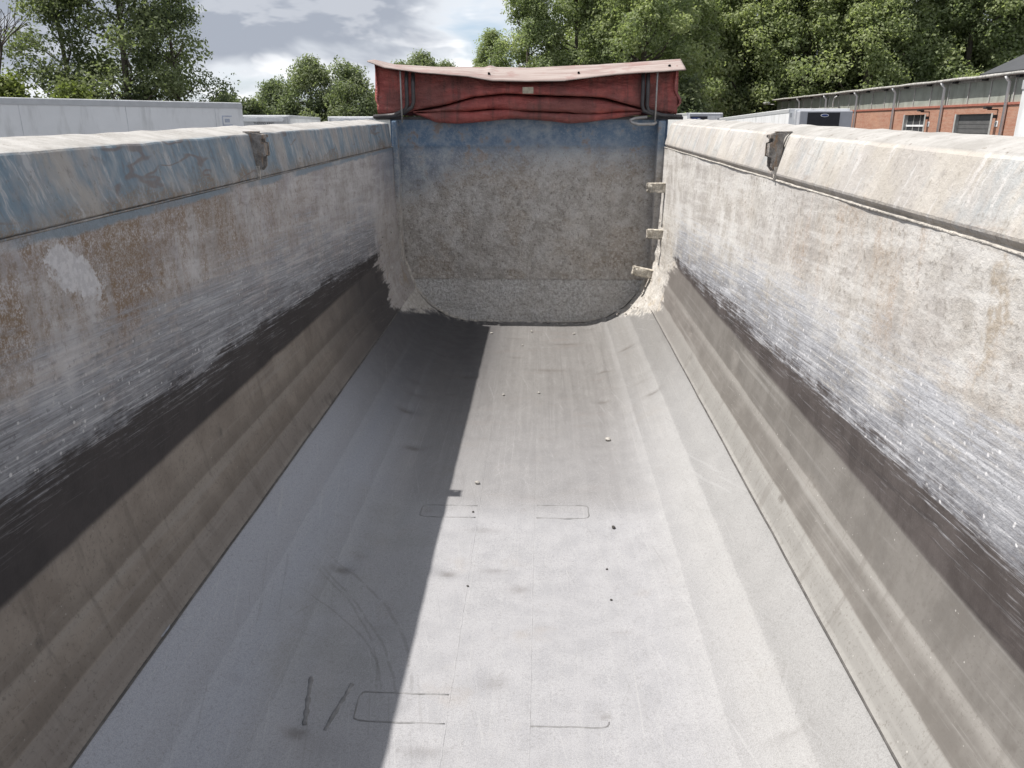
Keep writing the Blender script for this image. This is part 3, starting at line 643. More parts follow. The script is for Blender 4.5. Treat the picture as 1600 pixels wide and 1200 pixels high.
fcx = fg.mix(fg.mul(fg.ss(fg.noise(v, 18, 5, .7), .62, .72), .4), fcx, (.22, .15, .13))
fg.put(fb.inputs['Base Color'], fcx); fb.inputs['Roughness'].default_value = .7
fg.put(fb.inputs['Normal'], fg.bump(fn, .3, .01))
TB = RT @ Vector((0, 7.06, 1.78))
tarp = empty('folded_tarpaulin', TB, (TILT, 0, 0), label='folded dirty red tarpaulin bundled on top of the front wall', cat='tarpaulin')
# local frame: y is relative to 6.95, z relative to 1.78
def sheet(name, xs, prof_fn, m_, nv=24, thick=.006, seed=0, wr=.006):
    rows = []
    for q in xs:
        pts = np.array(prof_fn(q)); d = np.r_[0, np.cumsum(np.hypot(*np.diff(pts, axis=0).T))]; t = np.linspace(0, d[-1], nv)
        rows.append(np.stack([np.interp(t, d, pts[:, 0]), np.interp(t, d, pts[:, 1])], -1))
    A = np.array(rows); X_ = np.repeat(np.array(xs)[:, None], nv, 1)
    # soften the cross-fold corners
    B = A.copy(); B[:, 1:-1] = .5 * A[:, 1:-1] + .25 * A[:, :-2] + .25 * A[:, 2:]
    vv_ = np.repeat(np.linspace(0, 1, nv)[None, :], len(xs), 0)
    nz_ = (fnoise(X_ * 3.2 + vv_ * 2.2, vv_ * 3.5, 4, seed) - .5) + .9 * (.35 - np.abs(fnoise(X_ * 4.5 - vv_ * 3.0, vv_ * 3 + X_, 3, seed + 4) - .5) * 2)
    Yt = B[..., 0] + wr * 3.0 * nz_; Zt = B[..., 1] + wr * (fnoise(X_ * 6, vv_ * 2, 3, seed + 9) - .5)
    me = grid_mesh(name, X_, Yt, Zt); o = link(name, me, m_, tarp)
    md = o.modifiers.new('thickness', 'SOLIDIFY'); md.thickness = thick; md.offset = 0
    return o
L = lambda q, *pts: float(np.interp(q, [p[0] for p in pts], [p[1] for p in pts]))
xs = np.linspace(-1.33, 1.29, 150)
zb = lambda q: L(q, (-1.34, .475), (-1.15, .435), (-.8, .415), (-.38, .41), (-.33, .425), (-.28, .412), (0, .405), (.6, .43), (1.36, .475))       # back edge of the flap
zf = lambda q: L(q, (-1.34, .455), (-1.2, .405), (-.9, .365), (-.5, .335), (-.3, .30), (0, .295), (.3, .30), (.7, .345), (1.36, .385))            # front edge
sheet('top_flap', xs, lambda q: [(.14, zb(q)), (.02, (zb(q) * .6 + zf(q) * .4)), (-.155, zf(q)), (-.163, zf(q) - .006)], fm, 10, .007, 3, .004)
zfold = lambda q: L(q, (-1.3, .03), (-1.1, .03), (-.95, .065), (-.75, .10), (-.45, .175), (-.2, .20), (.1, .185), (.45, .175), (.62, .165), (.85, .11), (1.05, .06), (1.33, .02))
yr_ = lambda q: L(q, (-1.3, 0.0), (-1.0, -.02), (0, -.05), (1.0, -.02), (1.3, 0))
sheet('upper_drape', np.linspace(-1.285, 1.255, 140), lambda q: [(-.02, zf(q) - .004), (-.045 + yr_(q), zf(q) * .55 + zfold(q) * .45), (-.075 + yr_(q), zfold(q) + .02), (-.06 + yr_(q), zfold(q)), (.06, zfold(q) + .012)], tm, 22, .006, 7, .009)
def low1(q):
    t = zfold(q); bt = L(q, (-1.0, .045), (-.85, .05), (-.6, .055), (-.3, .075), (-.05, .055), (.3, .045), (.5, .03), (.8, .05), (1.0, .05))
    return [(.05, t + .005), (-.035 + yr_(q), t - .02), (-.085 + yr_(q), (t + bt) / 2), (-.08 + yr_(q), bt + .01), (-.05, bt), (.05, bt + .01)]
sheet('middle_fold', np.linspace(-.98, 1.0, 120), low1, tm, 22, .006, 13, .010)
def low2(q):
    t = L(q, (-.9, .05), (-.75, .085), (-.5, .06), (-.2, .08), (0, .06), (.4, .045), (.9, .06)); bt = L(q, (-.95, .03), (-.8, -.03), (-.6, -.045), (-.4, -.03), (-.1, .0), (.15, -.02), (.35, -.04), (.5, -.035), (.95, .03))
    return [(.04, t), (-.05 + yr_(q), t - .012), (-.095 + yr_(q), (t + bt) / 2), (-.085 + yr_(q), bt + .01), (-.055, bt), (.06, bt + .01)]
sheet('lower_fold', np.linspace(-.95, .95, 110), low2, tm, 22, .006, 17, .010)
sheet('back_drape', np.linspace(-1.29, 1.25, 60), lambda q: [(.13, zb(q) - .004), (.16, .25), (.15, .02)], tm, 14, .006, 23, .012)
# gathered ends
for sx in (-1, 1):
    V, F = [], []; ny, nz2 = 14, 16
    for i in range(ny):
        for j in range(nz2):
            yy = -.07 + .21 * i / (ny - 1); h = j / (nz2 - 1); zt = (zf(sx * 1.3) + zb(sx * 1.3)) / 2 - .03
            bul = .028 * math.sin(i * 1.9) * (1 - abs(2 * h - .9)) + (.075 * math.exp(-((h - .28) / .16) ** 2) if sx > 0 else .02 * math.exp(-((h - .3) / .12) ** 2)) * (1 - .5 * abs(i / (ny - 1) - .4))
            V.append((sx * ((1.285 if sx < 0 else 1.235) - .035 * (1 - h) + bul), yy, .015 + zt * h))
    for i in range(ny - 1):
        for j in range(nz2 - 1): F.append((i * nz2 + j, (i + 1) * nz2 + j, (i + 1) * nz2 + j + 1, i * nz2 + j + 1))
    o = link('gathered_end', pydata('gathered_end', V, F), tm, tarp, True); md = o.modifiers.new('t', 'SOLIDIFY'); md.thickness = .006
# bow hoops standing in front of the cloth
M['hoop'] = simple('grey_tube_steel', (.085, .08, .082), .5, .6, .2, 12, .2, 60)
M['hoopl'] = simple('worn_bright_tube_steel', (.36, .35, .34), .5, .5, .2, 12, .2, 60)
for sx, offs in ((-1, (-1.065, -1.02, -.965)), (1, (.955, .995, 1.065))):
    for k, q in enumerate(offs):
        top = zf(q) - .012; bot = .05 + .02 * k if sx < 0 else .06
        thin = (k == 0 and sx < 0) or (k == 2 and sx > 0)
        if thin: pts = [(q, -.135, top), (q, -.14, .2), (q, -.145, -.035)]
        else: pts = [(q, -.085, top), (q, -.115, .25), (q, -.12, bot + .04), (q + sx * .015, -.12, bot), (q + sx * .12, -.11, .025), (q + sx * .30, -.07, .012)]
        tube('bow_hoop', pts, .007 if thin else .017, M['hoopl'] if thin else M['hoop'], tarp, 8)
V = [(1.075, -.145, -.032), (1.06, -.155, -.045), (.93, -.155, -.048), (.87, -.15, -.035), (.86, -.14, -.015), (.90, -.13, 0.0), (1.0, -.12, .01)]
tube('bent_hoop_end', V, .013, M['hoopl'], tarp, 8)
M['tag'] = simple('weathered_label', (.38, .34, .26), .7, 0, .2, 30)
M['black'] = simple('black_rubber', (.012, .012, .013), .7, 0, .1, 10)
box('cloth_label', (-.045, -.166, .195), (.045, -.158, .245), M['tag'], tarp)
for q in (-.33, .42, 1.17):
    zc = zf(q) * .62 + zb(q) * .38; yc = -.155 * .62 + .14 * .38 - .008
    o = cyl_x('eyelet', (0, 0, 0), .010, .016, M['black'], tarp, 12); o.location = (q, yc, zc + .004); o.rotation_euler = (R(25), 0, R(90))
box('base_bar', (-1.32, -.02, -.012), (1.32, .06, .014), M['hoop'], tarp, .004)

# ================================================================== PARKED REFRIGERATED TRAILERS
M['white'] = simple('white_trailer_panel', (.86, .865, .87), .35, 0, .04, 1.2, 0, 40, (.46, .46, .45), .4)
M['trim'] = simple('light_grey_trim', (.55, .56, .57), .4, .2, .06, 4)
M['frontgrey'] = simple('pale_grey_unit_panel', (.46, .47, .50), .45, 0, .06, 3)
M['grille'] = simple('black_unit_grille', (.018, .018, .024), .45, 0, .2, 8)
M['navy'] = simple('navy_ink', (.03, .06, .22), .4)
M['faint'] = simple('faded_blue_print', (.50, .54, .64), .5)
M['joint'] = simple('panel_joint_white', (.62, .63, .645), .45)
M['glass'] = simple('dark_glass', (.05, .055, .06), .12)
def oval(name, w, h, t, m_, parent, loc, ring=0.0):
    n = 28; V, F = [], []
    ins = [(1 - ring * 2 / w, 1 - ring * 2 / h)] if ring else []
    for yy in (0, -t):
        for k in range(n): a = 2 * math.pi * k / n; V.append((w / 2 * math.cos(a), yy, h / 2 * math.sin(a)))
    F = [tuple(range(n - 1, -1, -1)), tuple(range(n, 2 * n))] + [(k, (k + 1) % n, n + (k + 1) % n, n + k) for k in range(n)]
    bm = bmesh.new(); vs = [bm.verts.new(q) for q in V]
    for f in F: bm.faces.new([vs[i] for i in f])
    o = link(name, bm_mesh(name, bm), m_, parent); o.location = loc; return o
def reefer(loc, head, Lg, H, label, unit=None, pitch=0.0, panel=2.6, w=2.55):
    """local +y runs back from the front bulkhead at y = 0; x centred; z up from the yard"""
    t = empty('refrigerated_trailer', loc, (pitch, 0, head), label=label, cat='trailer', group='parked refrigerated trailers')
    z0 = 1.15; hw = w / 2
    box('box_body', (-hw, 0, z0), (hw, Lg, H), M['white'], t, .02)
    for sx in (-1, 1):
        box('top_rail', (sx * (hw + .002) - .012, .0, H - .16), (sx * (hw + .002) + .012, Lg, H - .022), M['trim'], t)
        box('bottom_rail', (sx * (hw + .002) - .012, .0, z0 + .01), (sx * (hw + .002) + .012, Lg, z0 + .14), M['trim'], t)
        for q in np.arange(panel, Lg - .3, panel):
            box('panel_joint', (sx * (hw + .001) - .004, q - .007, z0 + .145), (sx * (hw + .001) + .004, q + .007, H - .165), M['joint'], t)
    for sx in (-1, 1): box('chassis_beam', (sx * .5 - .07, .8, .75), (sx * .5 + .07, Lg - .4, z0 - .005), M['dark'], t)
    for k in range(3):
        q = Lg - 2.2 - 1.31 * k
        for sx in (-1, 1):
            wh = cyl_x('wheel', (sx * 1.05, q, .5), .5, .36, M['rubber'], t); cyl_x('rim', (sx * 1.22, q, .5), .28, .04, M['galv'], wh, 18)
        box('axle', (-.87, q - .06, .44), (.87, q + .06, .745), M['dark'], t)
    for sx in (-1, 1): box('landing_leg', (sx * .8 - .07, 2.3, .01), (sx * .8 + .07, 2.44, z0 - .003), M['dark'], t)
    if unit == 'grille':
        u = box('cooling_unit', (-hw + .32, -.42, H - 2.1), (hw - .02, -.006, H - .10), M['frontgrey'], t, .04)
        box('grille', (-.62, -.445, H - 1.9), (.72, -.4205, H - .17), M['grille'], u, .01)
        for q in np.arange(H - 1.8, H - .4, .12): box('grille_slat', (-.60, -.455, q), (.70, -.4455, q + .05), M['grille'], u)
        oval('emblem', .34, .13, .012, M['white'], u, (.08, -.456, H - .29)); oval('emblem_field', .28, .085, .008, M['navy'], u, (.08, -.4685, H - .29))
        box('corner_trim', (-hw + .25, -.05, H - 2.1), (-hw + .315, -.006, H - .06), M['white'], t)
        box('marker_plate', (-hw + .03, -.03, H - .35), (-hw + .12, -.006, H - .17), M['trim'], t)
    elif unit == 'fairing':
        u = box('cooling_unit', (-hw + .12, -.40, H - 1.9), (hw - .12, -.006, H - .05), M['trim'], t, .04)
        prism_y('fairing', [(-.95, H - .32), (-1.02, H - .24), (-.95, H - .16), (0, H - .11), (.95, H - .16), (1.02, H - .24), (.95, H - .32)], -.46, -.4005, M['white'], u)
        text('maker_lettering', 'THERMO KING', .155, M['black'], u, (0, -.405, H - .41), (R(90), 0, 0))
        box('grille', (-.8, -.425, H - 1.7), (.8, -.4005, H - .56), M['grille'], u)
    elif unit == 'blue':
        u = box('cooling_unit', (-hw + .1, -.40, H - 1.9), (hw - .05, -.006, H - .06), M['frontgrey'], t, .03)
        box('grille', (-1.1, -.42, H - 1.5), (.10, -.4005, H - .25), M['grille'], u); oval('emblem', .75, .22, .01, M['navy'], u, (-.72, -.4205, H - .42)); oval('emblem_glint', .22, .09, .006, M['white'], u, (-.5, -.431, H - .42))
        box('door_panel', (.16, -.416, H - 1.5), (1.05, -.4005, H - .22), M['white'], u); box('latch', (.86, -.43, H - .6), (.90, -.4165, H - .35), M['black'], u)
    return t
# long white side, left of the tipper
t = reefer((-18.6, 14.4, 0), R(-38.5), 13.9, 4.06, 'long plain white refrigerated trailer parked in front of the tall dark poplars')
for k, (a, b_) in enumerate(((13.25, 13.55),)):
    box('logo_frame', (1.2755, 13.20, 3.40), (1.281, 13.52, 3.44), M['faint'], t); box('logo_frame', (1.2755, 13.20, 3.66), (1.281, 13.52, 3.69), M['faint'], t)
    box('logo_frame', (1.2755, 13.20, 3.4405), (1.281, 13.23, 3.6595), M['faint'], t); box('logo_mark', (1.2755, 13.28, 3.50), (1.281, 13.44, 3.60), M['faint'], t)
reefer((-14.3, 42.0, 0), R(8), 12, 3.93, 'white refrigerated trailer with lettered front unit standing before the pale willow trees', 'fairing')
reefer((-10.1, 43.5, 0), R(5), 12, 3.88, 'white refrigerated trailer with lettered front unit, end of row by the tipper front wall', 'fairing')
reefer((11.9, 35.3, 0), R(0), 13.6, 4.10, 'white refrigerated trailer with broad black grille beside the brick warehouse', 'grille', R(-1.1))
reefer((11.9, 60, 0), R(0), 13.6, 4.30, 'white refrigerated trailer with blue emblem and half black front below the trees', 'blue')
reefer((16.3, 66, 0), R(-2), 13.6, 4.05, 'white refrigerated trailer parked behind the one with the broad black grille', 'grille', R(-.8))
reefer((9.10, 13.6, 0), R(180), 13.6, 4.12, 'bright white refrigerated trailer standing close to the tipper on the warehouse side')

# ================================================================== BRICK WAREHOUSE
km, kg, kb = mat('orange_red_brickwork'); v, x, y, z = kg.coord()
bt = kg.node('ShaderNodeTexBrick'); kg.l.new(kg.vec(y, z, 0.0), bt.inputs['Vector']); bt.inputs['Scale'].default_value = 1.0
bt.inputs['Brick Width'].default_value = .22; bt.inputs['Row Height'].default_value = .075; bt.inputs['Mortar Size'].default_value = .008
bt.inputs['Color1'].default_value = (.40, .185, .115, 1); bt.inputs['Color2'].default_value = (.46, .235, .155, 1); bt.inputs['Mortar'].default_value = (.42, .33, .27, 1)
kc = kg.mix(kg.mul(kg.ss(kg.noise(kg.vec(y, kg.mul(z, 4), 0.0), 1.2, 6, .65), .46, .64), .45), bt.outputs[0], (.34, .125, .075))
kc = kg.mix(kg.mul(kg.ss(kg.noise(v, .6, 5, .6), .5, .68), .3), kc, (.56, .31, .20))
kg.put(kb.inputs['Base Color'], kc); kb.inputs['Roughness'].default_value = .9
kg.put(kb.inputs['Normal'], kg.bump(bt.outputs[1], -.3, .01))
M['panel'] = simple('grey_green_glazing_panel', (.36, .38, .335), .4, 0, .12, 1.1, 0, 40, (.19, .19, .16), .5)
M['post'] = simple('pale_grey_steel', (.50, .50, .48), .5, .1, .12, 6, 0, 40, (.26, .24, .22), .6)
M['gutter'] = simple('weathered_zinc_gutter', (.47, .455, .43), .6, .2, .25, 5, .2, 30, (.20, .18, .16), .8)
M['redbeam'] = simple('red_lintel_paint', (.40, .15, .11), .6, 0, .12, 5)
M['shutter'] = simple('grey_roller_door', (.135, .135, .135), .5, .1, .1, 3)
M['roofdark'] = simple('anthracite_roof_sheet', (.075, .077, .085), .5, .1, .1, 1.5)
M['roofing'] = simple('bitumen_roofing', (.11, .105, .10), .9, 0, .2, 2)
WX, WY0, WY1 = 25.0, 26.0, 88.5
bld = empty('brick_warehouse', (WX, WY0, 0), label='long orange brick warehouse with grey glazed band under the eaves', cat='warehouse')
LB = WY1 - WY0
opens = [(20.3, 24.3, 4.05, 'door'), (28.2, 31.3, 4.10, 'window'), (6.0, 10.0, 4.05, 'door'), (44.0, 48.0, 4.05, 'door')]
opens.sort(); cur = 0
for a, b_, h, kd in opens:
    box('brick_wall', (0, cur, 0), (.30, a, 4.48), km, bld); box('brick_wall', (0, a + .001, h), (.30, b_ - .001, 4.48), km, bld); cur = b_
    for e in (a, b_): box('door_jamb', (-.03, e - .09, 0), (.18, e + .09, h + .02), M['post'], bld)
    if kd == 'door':
        d = box('roller_door', (.20, a + .095, 0), (.26, b_ - .095, h), M['shutter'], bld)
        for q in np.arange(.25, h - .1, .25): box('door_slat', (.185, a + .1, q), (.1995, b_ - .1, q + .22), M['shutter'], d)
    else:
        d = box('sectional_door', (.20, a + .095, 0), (.26, b_ - .095, h), M['glass'], bld)
        for q in np.linspace(a + .12, b_ - .12, 4): box('mullion', (.17, q - .03, 0.01), (.1995, q + .03, h - .01), M['post'], d)
        for q in (1.2, 2.3, 3.35): box('transom', (.15, a + .1, q), (.1695, b_ - .1, q + .12), M['white'], d)
box('brick_wall', (0, cur, 0), (.30, LB, 4.48), km, bld)
for q in np.arange(3.5, LB, 7.0): box('expansion_joint', (-.004, q - .02, 0), (-.0005, q + .02, 4.47), M['redbeam'], bld)
box('end_wall', (.301, LB - .3, 0), (9.5, LB, 5.9), km, bld); box('end_wall', (.301, 0, 0), (9.5, .3, 5.9), km, bld)
box('lintel_beam', (-.06, -.05, 4.481), (.3, LB, 4.60), M['redbeam'], bld)
step = 2.333; n = int(LB / step)
for k in range(n + 1):
    a = k * step; b_ = min(a + step, LB)
    if b_ - a > .3: box('glazing_panel', (.05 + .012 * (k % 2), a + .045, 4.605), (.10, b_ - .045, 5.80), M['panel'], bld)
    box('glazing_bar', (.0, a - .04, 4.602), (.12, a + .04, 5.80), M['post'], bld)
box('eave_beam', (-.02, 0, 5.802), (.3, LB, 5.93), M['gutter'], bld)
bm = bmesh.new(); V = [(-.30, 5.98), (-.30, 6.03), (9.5, 6.5), (9.5, 6.36), (.3, 5.94), (-.24, 5.935)]
prism_y('roof', V, -.3, LB + .4, M['roofing'], bld)
nG = 60; V, F = tube_data([(-.36, q, 5.99 + .025 * math.sin(q * 1.1) * random.random() + .01 * random.random()) for q in np.linspace(-.3, LB + .45, nG)], [.085 * random.uniform(.9, 1.15) for _ in range(nG)], 10)
link('gutter', pydata('gutter', V, F), M['gutter'], bld, True)
for k in range(int(LB / 3.3)): box('gutter_bracket', (-.22, 1.5 + k * 3.3, 5.80), (-.021, 1.85 + k * 3.3, 5.925), M['dark'], bld)
for q in (5.0, 12.0, 19.0, 26.0, 33.0, 40.0, 47.0, 54.5):
    tube('downpipe', [(-.36, q, 5.92), (-.26, q, 5.75), (-.12, q, 5.62), (-.12, q, .02)], .085, M['white'], bld, 8)
tube('vent_pipe', [(-.5, 43.5, 5.72), (-.2, 44.8, 5.66), (-.12, 45.2, 5.55), (-.12, 45.2, .5)], .05, M['white'], bld, 8)
for q in (20.0, 28.0 - .1):
    lamp = box('wall_lamp', (-.55, q - .22, 4.22), (-.02, q - .10, 4.28), M['dark'], bld); box('lamp_head', (-.75, q - .30, 4.28), (-.40, q - .02, 4.40), M['dark'], lamp, .02); box('lamp_box', (-.16, q - .24, 3.80), (-.003, q - .06, 3.98), M['dark'], lamp)
    box('dock_sign', (-.03, q - .42, 3.36), (-.003, q - .12, 3.66), M['white'], bld); box('dock_sign_mark', (-.034, q - .33, 3.42), (-.0305, q - .21, 3.60), M['shutter'], bld)
tube('floodlight_arm', [(-.3, LB - .1, 5.55), (-.7, LB + .5, 5.58)], .04, M['post'], bld); fl = box('floodlight', (-1.25, LB + .2, 5.56), (-.65, LB + .9, 5.82), M['post'], bld, .1)
# dark gabled hall behind
hall = empty('dark_roofed_hall', (34.9, 30, 0), label='tall hall with smooth anthracite gable roof rising behind the brick warehouse', cat='hall')
prism_y('gable_wall', [(0, 0), (20, 0), (20, 7.2), (10, 11.9), (0, 7.2)], .3, 36.2, M['shutter'], hall)
prism_y('roof_slope', [(-.5, 7.05), (10, 12.02), (10, 12.22), (-.5, 7.25)], 0, 36.5, M['roofdark'], hall); prism_y('roof_slope', [(10.001, 12.02), (20.5, 7.05), (20.5, 7.25), (10.001, 12.22)], 0, 36.5, M['roofdark'], hall)
box('verge_trim', (-.55, 36.505, 7.0), (-.4, 36.6, 7.28), M['roofdark'], hall)

# ================================================================== TREES
def leaf_material(name, dark, light, hue2):
    m, g, b = mat(name); v, x, y, z = g.coord()
    at = g.node('ShaderNodeAttribute'); at.attribute_name = 'leaf'; sp = g.node('ShaderNodeSeparateColor'); g.l.new(at.outputs['Color'], sp.inputs[0])
    c = g.mix(sp.outputs[0], dark, light); c = g.mix(g.mul(g.ss(sp.outputs[1], .45, 1.0), .8), c, hue2)
    oi = g.node('ShaderNodeObjectInfo'); c = g.mix(g.mul(oi.outputs['Random'], .5), c, hue2)
    g.put(b.inputs['Base Color'], c); b.inputs['Roughness'].default_value = .6; b.inputs['Specular IOR Level'].default_value = .22
    tr = g.node('ShaderNodeBsdfTranslucent'); g.put(tr.inputs[0], g.mix(1.0, c, (1.1, 1.2, .7), 'MULTIPLY'))
    ms = g.node('ShaderNodeMixShader'); ms.inputs[0].default_value = .52; g.l.new(b.outputs[0], ms.inputs[1]); g.l.new(tr.outputs[0], ms.inputs[2])
    g.l.new(ms.outputs[0], m.node_tree.nodes['Material Output'].inputs[0]); return m
M['bark'] = simple('grey_brown_bark', (.10, .085, .07), .95, 0, .3, 6, .6, 20)
M['leaf_dark'] = leaf_material('dark_poplar_leaves', (.10, .125, .078), (.19, .225, .13), (.23, .26, .145))
M['leaf_mid'] = leaf_material('mid_green_leaves', (.21, .255, .14), (.36, .41, .24), (.41, .45, .25))
M['leaf_pale'] = leaf_material('pale_willow_leaves', (.15, .19, .11), (.25, .29, .19), (.28, .31, .19))
M['leaf_bush'] = leaf_material('yellow_green_leaves', (.11, .14, .045), (.21, .25, .085), (.25, .28, .10))
def make_tree(seed, H, Rc, zlo, nclump, nleaf, lsize, clr, top=.45, limbs=True):
    """returns (trunk mesh, crown mesh); crown as leaf faces gathered in clumps on the limb ends"""
    rg = np.random.default_rng(seed)
    V, F = [], []
    def addt(pts, rad, sg=6):
        v_, f_ = tube_data(pts, rad, sg, False); b0 = len(V); V.extend(v_); F.extend([tuple(i + b0 for i in q) for q in f_])
    lean = rg.normal(0, .02 * H, 2)
    trunk = [(lean[0] * t, lean[1] * t, H * .9 * t) for t in np.linspace(0, 1, 7)]
    r0 = .018 * H + .04
    addt(trunk, [r0 * (1 - .85 * t) for t in np.linspace(0, 1, 7)], 8)
    C, RR = [], []
    for k in range(nclump):
        h = zlo + (H - zlo) * (rg.random() ** .9); t = (h - zlo) / (H - zlo)
        w = Rc * (math.sin(math.pi * min(1, (t * .88 + .12)) ** top)) ** .75 if t < .999 else .2
        a = rg.random() * 2 * math.pi; d = w * math.sqrt(rg.uniform(.25, 1.0)) * rg.uniform(.8, 1.12)
        cx, cy = lean[0] * t + d * math.cos(a), lean[1] * t + d * math.sin(a); C.append((cx, cy, h)); RR.append(rg.uniform(.13, .25) * Rc + .25)
        if limbs and k % 2 == 0:
            zb_ = max(h - d * rg.uniform(.5, 1.0), .12 * H); tt = zb_ / (H * .9)
            mid = ((cx + lean[0] * tt) / 2 + rg.normal(0, .15), (cy + lean[1] * tt) / 2 + rg.normal(0, .15), (h + zb_) / 2 - .1 * d)
            addt([(lean[0] * tt, lean[1] * tt, zb_), mid, (cx, cy, h)], [r0 * .32 * (1.1 - tt * .7), r0 * .2, .02], 5)
    C = np.array(C); RR = np.array(RR); per = nleaf // nclump
    cc = np.repeat(C, per, 0); rr = np.repeat(RR, per); N = len(cc)
    d = rg.normal(size=(N, 3)); d /= np.linalg.norm(d, axis=1)[:, None]
    rad = rr * rg.random(N) ** .42; rad = rad * (1 + .35 * np.sin(d[:, 0] * 5 + cc[:, 1]) * np.cos(d[:, 2] * 4 + cc[:, 0]))
    pos = cc + d * rad[:, None] * np.array([1.1, 1.1, .85])
    nrm = d * .6 + rg.normal(size=(N, 3)) * .55 + np.array([0, 0, .35]); nrm /= np.linalg.norm(nrm, axis=1)[:, None]
    t1 = np.cross(nrm, rg.normal(size=(N, 3))); t1 /= np.linalg.norm(t1, axis=1)[:, None] + 1e-9; t2 = np.cross(nrm, t1)
    sz = lsize * rg.uniform(.6, 1.3, N)[:, None]
    q = np.stack([pos - t1 * sz, pos + t2 * sz * .55 + nrm * sz * .12, pos + t1 * sz, pos - t2 * sz * .55 + nrm * sz * .12], 1).reshape(-1, 3)
    me = bpy.data.meshes.new('crown')
    me.vertices.add(len(q)); me.vertices.foreach_set('co', q.ravel().astype(np.float32)); me.loops.add(len(q)); me.loops.foreach_set('vertex_index', np.arange(len(q), dtype=np.int32))
    me.polygons.add(N); me.polygons.foreach_set('loop_start', np.arange(0, 4 * N, 4, dtype=np.int32)); me.update()
    ca = me.color_attributes.new('leaf', 'FLOAT_COLOR', 'POINT')
    cl = np.repeat(rg.random(nclump), per); lf = rg.random(N); col = np.stack([np.clip(.6 * lf + .4 * cl, 0, 1), cl, lf, np.ones(N)], -1)
    ca.data.foreach_set('color', np.repeat(col, 4, 0).ravel().astype(np.float32)); me.materials.append(clr)
    tk = pydata('trunk', V, F); tk.shade_smooth(); tk.materials.append(M['bark']); return tk, me
def plant(name, proto, loc, sc, label, cat='tree', group=None, sz=None):
    t = empty(name, loc, (0, 0, random.uniform(0, 6.28)), label=label, cat=cat, group=group); t.scale = (sc, sc, sz or sc)
    link('trunk', proto[0], None, t); link('crown', proto[1], None, t); return t
A1 = make_tree(1, 20, 5.2, 3.0, 90, 40000, .15, M['leaf_mid']); A2 = make_tree(2, 21, 5.6, 2.5, 100, 42000, .15, M['leaf_mid']); A3 = make_tree(3, 19, 5.0, 3.0, 84, 38000, .15, M['leaf_mid'])
Bp = make_tree(4, 14, 4.3, 2.2, 50, 18000, .115, M['leaf_dark'], .5); Bp2 = make_tree(5, 14, 4.2, 2.0, 52, 18000, .115, M['leaf_dark'], .6)
Wl = make_tree(6, 9.5, 4.2, 1.0, 90, 26000, .13, M['leaf_pale'], .6); Wl2 = make_tree(8, 9, 3.8, 1.0, 80, 24000, .13, M['leaf_pale'], .7)
Sh = make_tree(9, 5, 2.0, .4, 34, 7000, .10, M['leaf_bush'], .6); Sh2 = make_tree(10, 6, 3.2, .3, 50, 12000, .15, M['leaf_dark'], .7)
# the wood behind the yard on the right
wood = [(A1, -5.0, 79, .58, 'smallest rounded tree at the open end of the wood behind the red tarpaulin'), (A2, -1.4, 78, .82, 'second tree from the open end of the wood behind the tarpaulin'), (A1, 3.4, 80, .92, 'third tree from the open end of the wood behind the tarpaulin')]
for pr_, X_, Y_, s_, lb in wood: plant('broadleaf_tree', pr_, (X_, Y_, 0), s_, lb, group='trees of the wood behind the yard')
k = 0
for X_, Y_, s_, pr_ in [(9.5, 78, 1.08, A2), (14.5, 92, 1.25, A3), (19.5, 97, 1.25, A1), (24.5, 96, 1.3, A2), (29.5, 94, 1.3, A1), (35, 91, 1.25, A2), (40.5, 93, 1.32, A1), (46, 91, 1.3, A3), (51.5, 93, 1.3, A3), (57, 92, 1.25, A2), (62.5, 92, 1.3, A3),
                        (7, 90, 1.25, A1), (11, 103, 1.45, A2), (18, 106, 1.5, A1), (26, 101, 1.5, A3), (34, 102, 1.5, A2), (42, 103, 1.5, A1), (50, 102, 1.5, A3), (59, 103, 1.5, A1)]:
    own = {9.5: 'tall leafy tree standing behind the trailer with the blue emblem', 14.5: 'tall dark leafy tree rising behind the white trailer between blue emblem and broad grille', 19.5: 'tall leafy tree beside the floodlight corner of the brick warehouse', 57: 'tall leafy tree rising behind the anthracite gable roof'}.get(X_)
    plant('broadleaf_tree', pr_, (X_, Y_, 0), s_, own or 'tall leafy tree deep in the closed wood behind the brick warehouse', group='closed wood behind the warehouse')
for X_, Y_ in [(6, 74), (9.5, 73.5), (13, 75.5), (22.5, 92), (18.5, 91), (27.5, 91.5), (32, 91.5), (1.5, 74)]:
    plant('understorey_shrub', Sh2, (X_, Y_, 0), random.uniform(.9, 1.3), 'dark shrub filling the shade at the foot of the wood', 'shrub', 'shrubs at the foot of the wood')
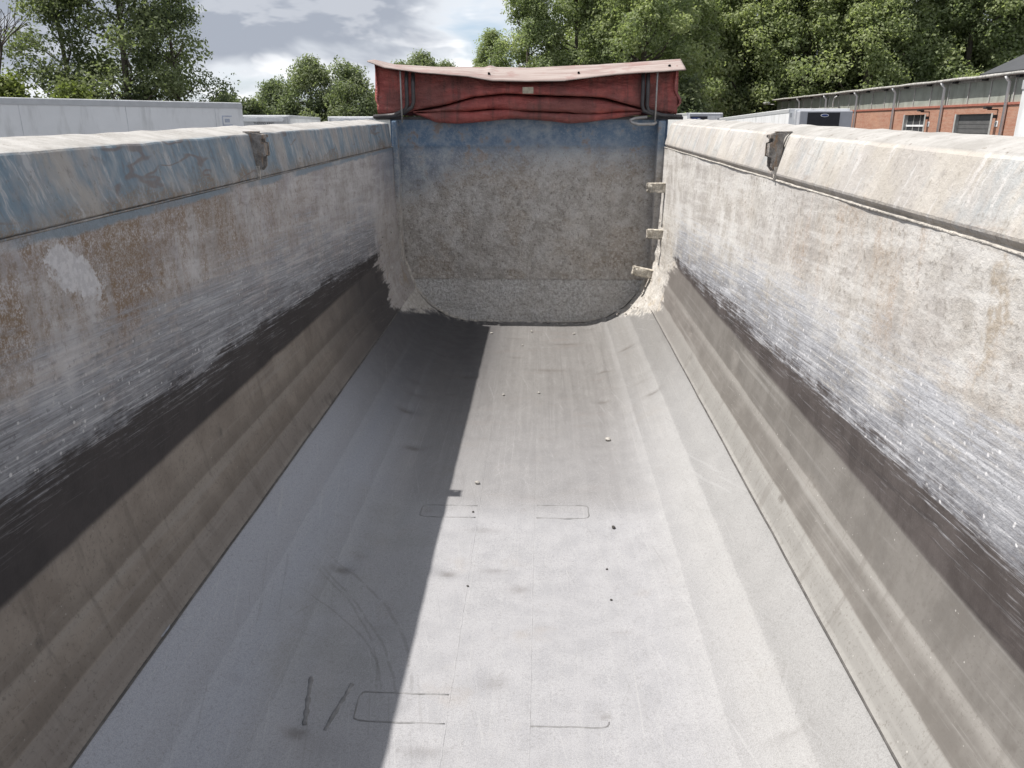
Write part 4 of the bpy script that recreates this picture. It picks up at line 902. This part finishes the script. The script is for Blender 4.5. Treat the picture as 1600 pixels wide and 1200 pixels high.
# dark poplars behind the long white trailer
plant('poplar_tree', Bp, (-26.9, 46.5, 0), .90, 'tall dark poplar beside the leafless dead tree')
plant('poplar_tree', Bp2, (-23.6, 46.0, 0), 1.02, 'tallest dark poplar in the middle of the group above the long white trailer')
plant('poplar_tree', Bp, (-21.2, 47.5, 0), .80, 'rounded dark poplar of the group on the open sky side, lower than its neighbours')
plant('leafy_shrub', Sh, (-24.6, 37.0, 0), 1.06, 'yellow green shrub just above the long white trailer, nearer the dead tree', 'shrub'); plant('leafy_shrub', Sh, (-21.6, 37.5, 0), 1.0, 'yellow green shrub above the long white trailer, nearer the open sky', 'shrub')
# dead tree
rg = np.random.default_rng(3); V, F = [], []
def dead(p, d, ln, r, lev):
    q = p + d * ln; v_, f_ = tube_data([p, (p + q) / 2 + Vector(rg.normal(0, .05 * ln, 3)), q], [r, r * .8, r * .6], 6, False); b0 = len(V); V.extend(v_); F.extend([tuple(i + b0 for i in w) for w in f_])
    if lev == 0: return
    for _ in range(3 if lev > 1 else 4):
        nd = (d + Vector(rg.normal(0, .38, 3))).normalized(); nd.z = abs(nd.z) * .8 + .3; dead(q - d * ln * rg.uniform(0, .35), nd.normalized(), ln * rg.uniform(.55, .8), r * .55, lev - 1)
dead(Vector((0, 0, 0)), Vector((.03, 0, 1)), 4.6, .22, 4)
o = link('dead_tree', pydata('dead_tree', V, F), M['bark'], None, True, label='leafless dead grey tree beside the dark poplars', cat='tree'); o.location = (-29.2, 44.2, 0)
# pale willows and small trees in the middle
plant('willow_tree', Wl2, (-23.3, 71, 0), .78, 'pale willow next to the low scrub by the white trailer end'); plant('willow_tree', Wl, (-20.0, 72, 0), .90, 'tallest pale willow in the middle of the willow clump'); plant('willow_tree', Wl2, (-16.6, 71, 0), .92, 'pale willow half hidden by the folded red tarpaulin')
for X_, Y_, s_ in [(-21.8, 57, 1.06), (-20.4, 57.5, .98)]: plant('scrub_bush', Sh2, (X_, Y_, 0), s_ * .82, 'low green scrub bush between the white trailer end and the willows', 'shrub', 'scrub bushes before the willows')
for X_, s_ in [(-19.6, 1.15), (-15.9, 1.27), (-12.6, 1.15)]: plant('distant_tree', Wl, (X_, 112, 0), s_, 'far pale treetop peeping over the folded red tarpaulin', 'tree', 'far treetops over the tarpaulin')
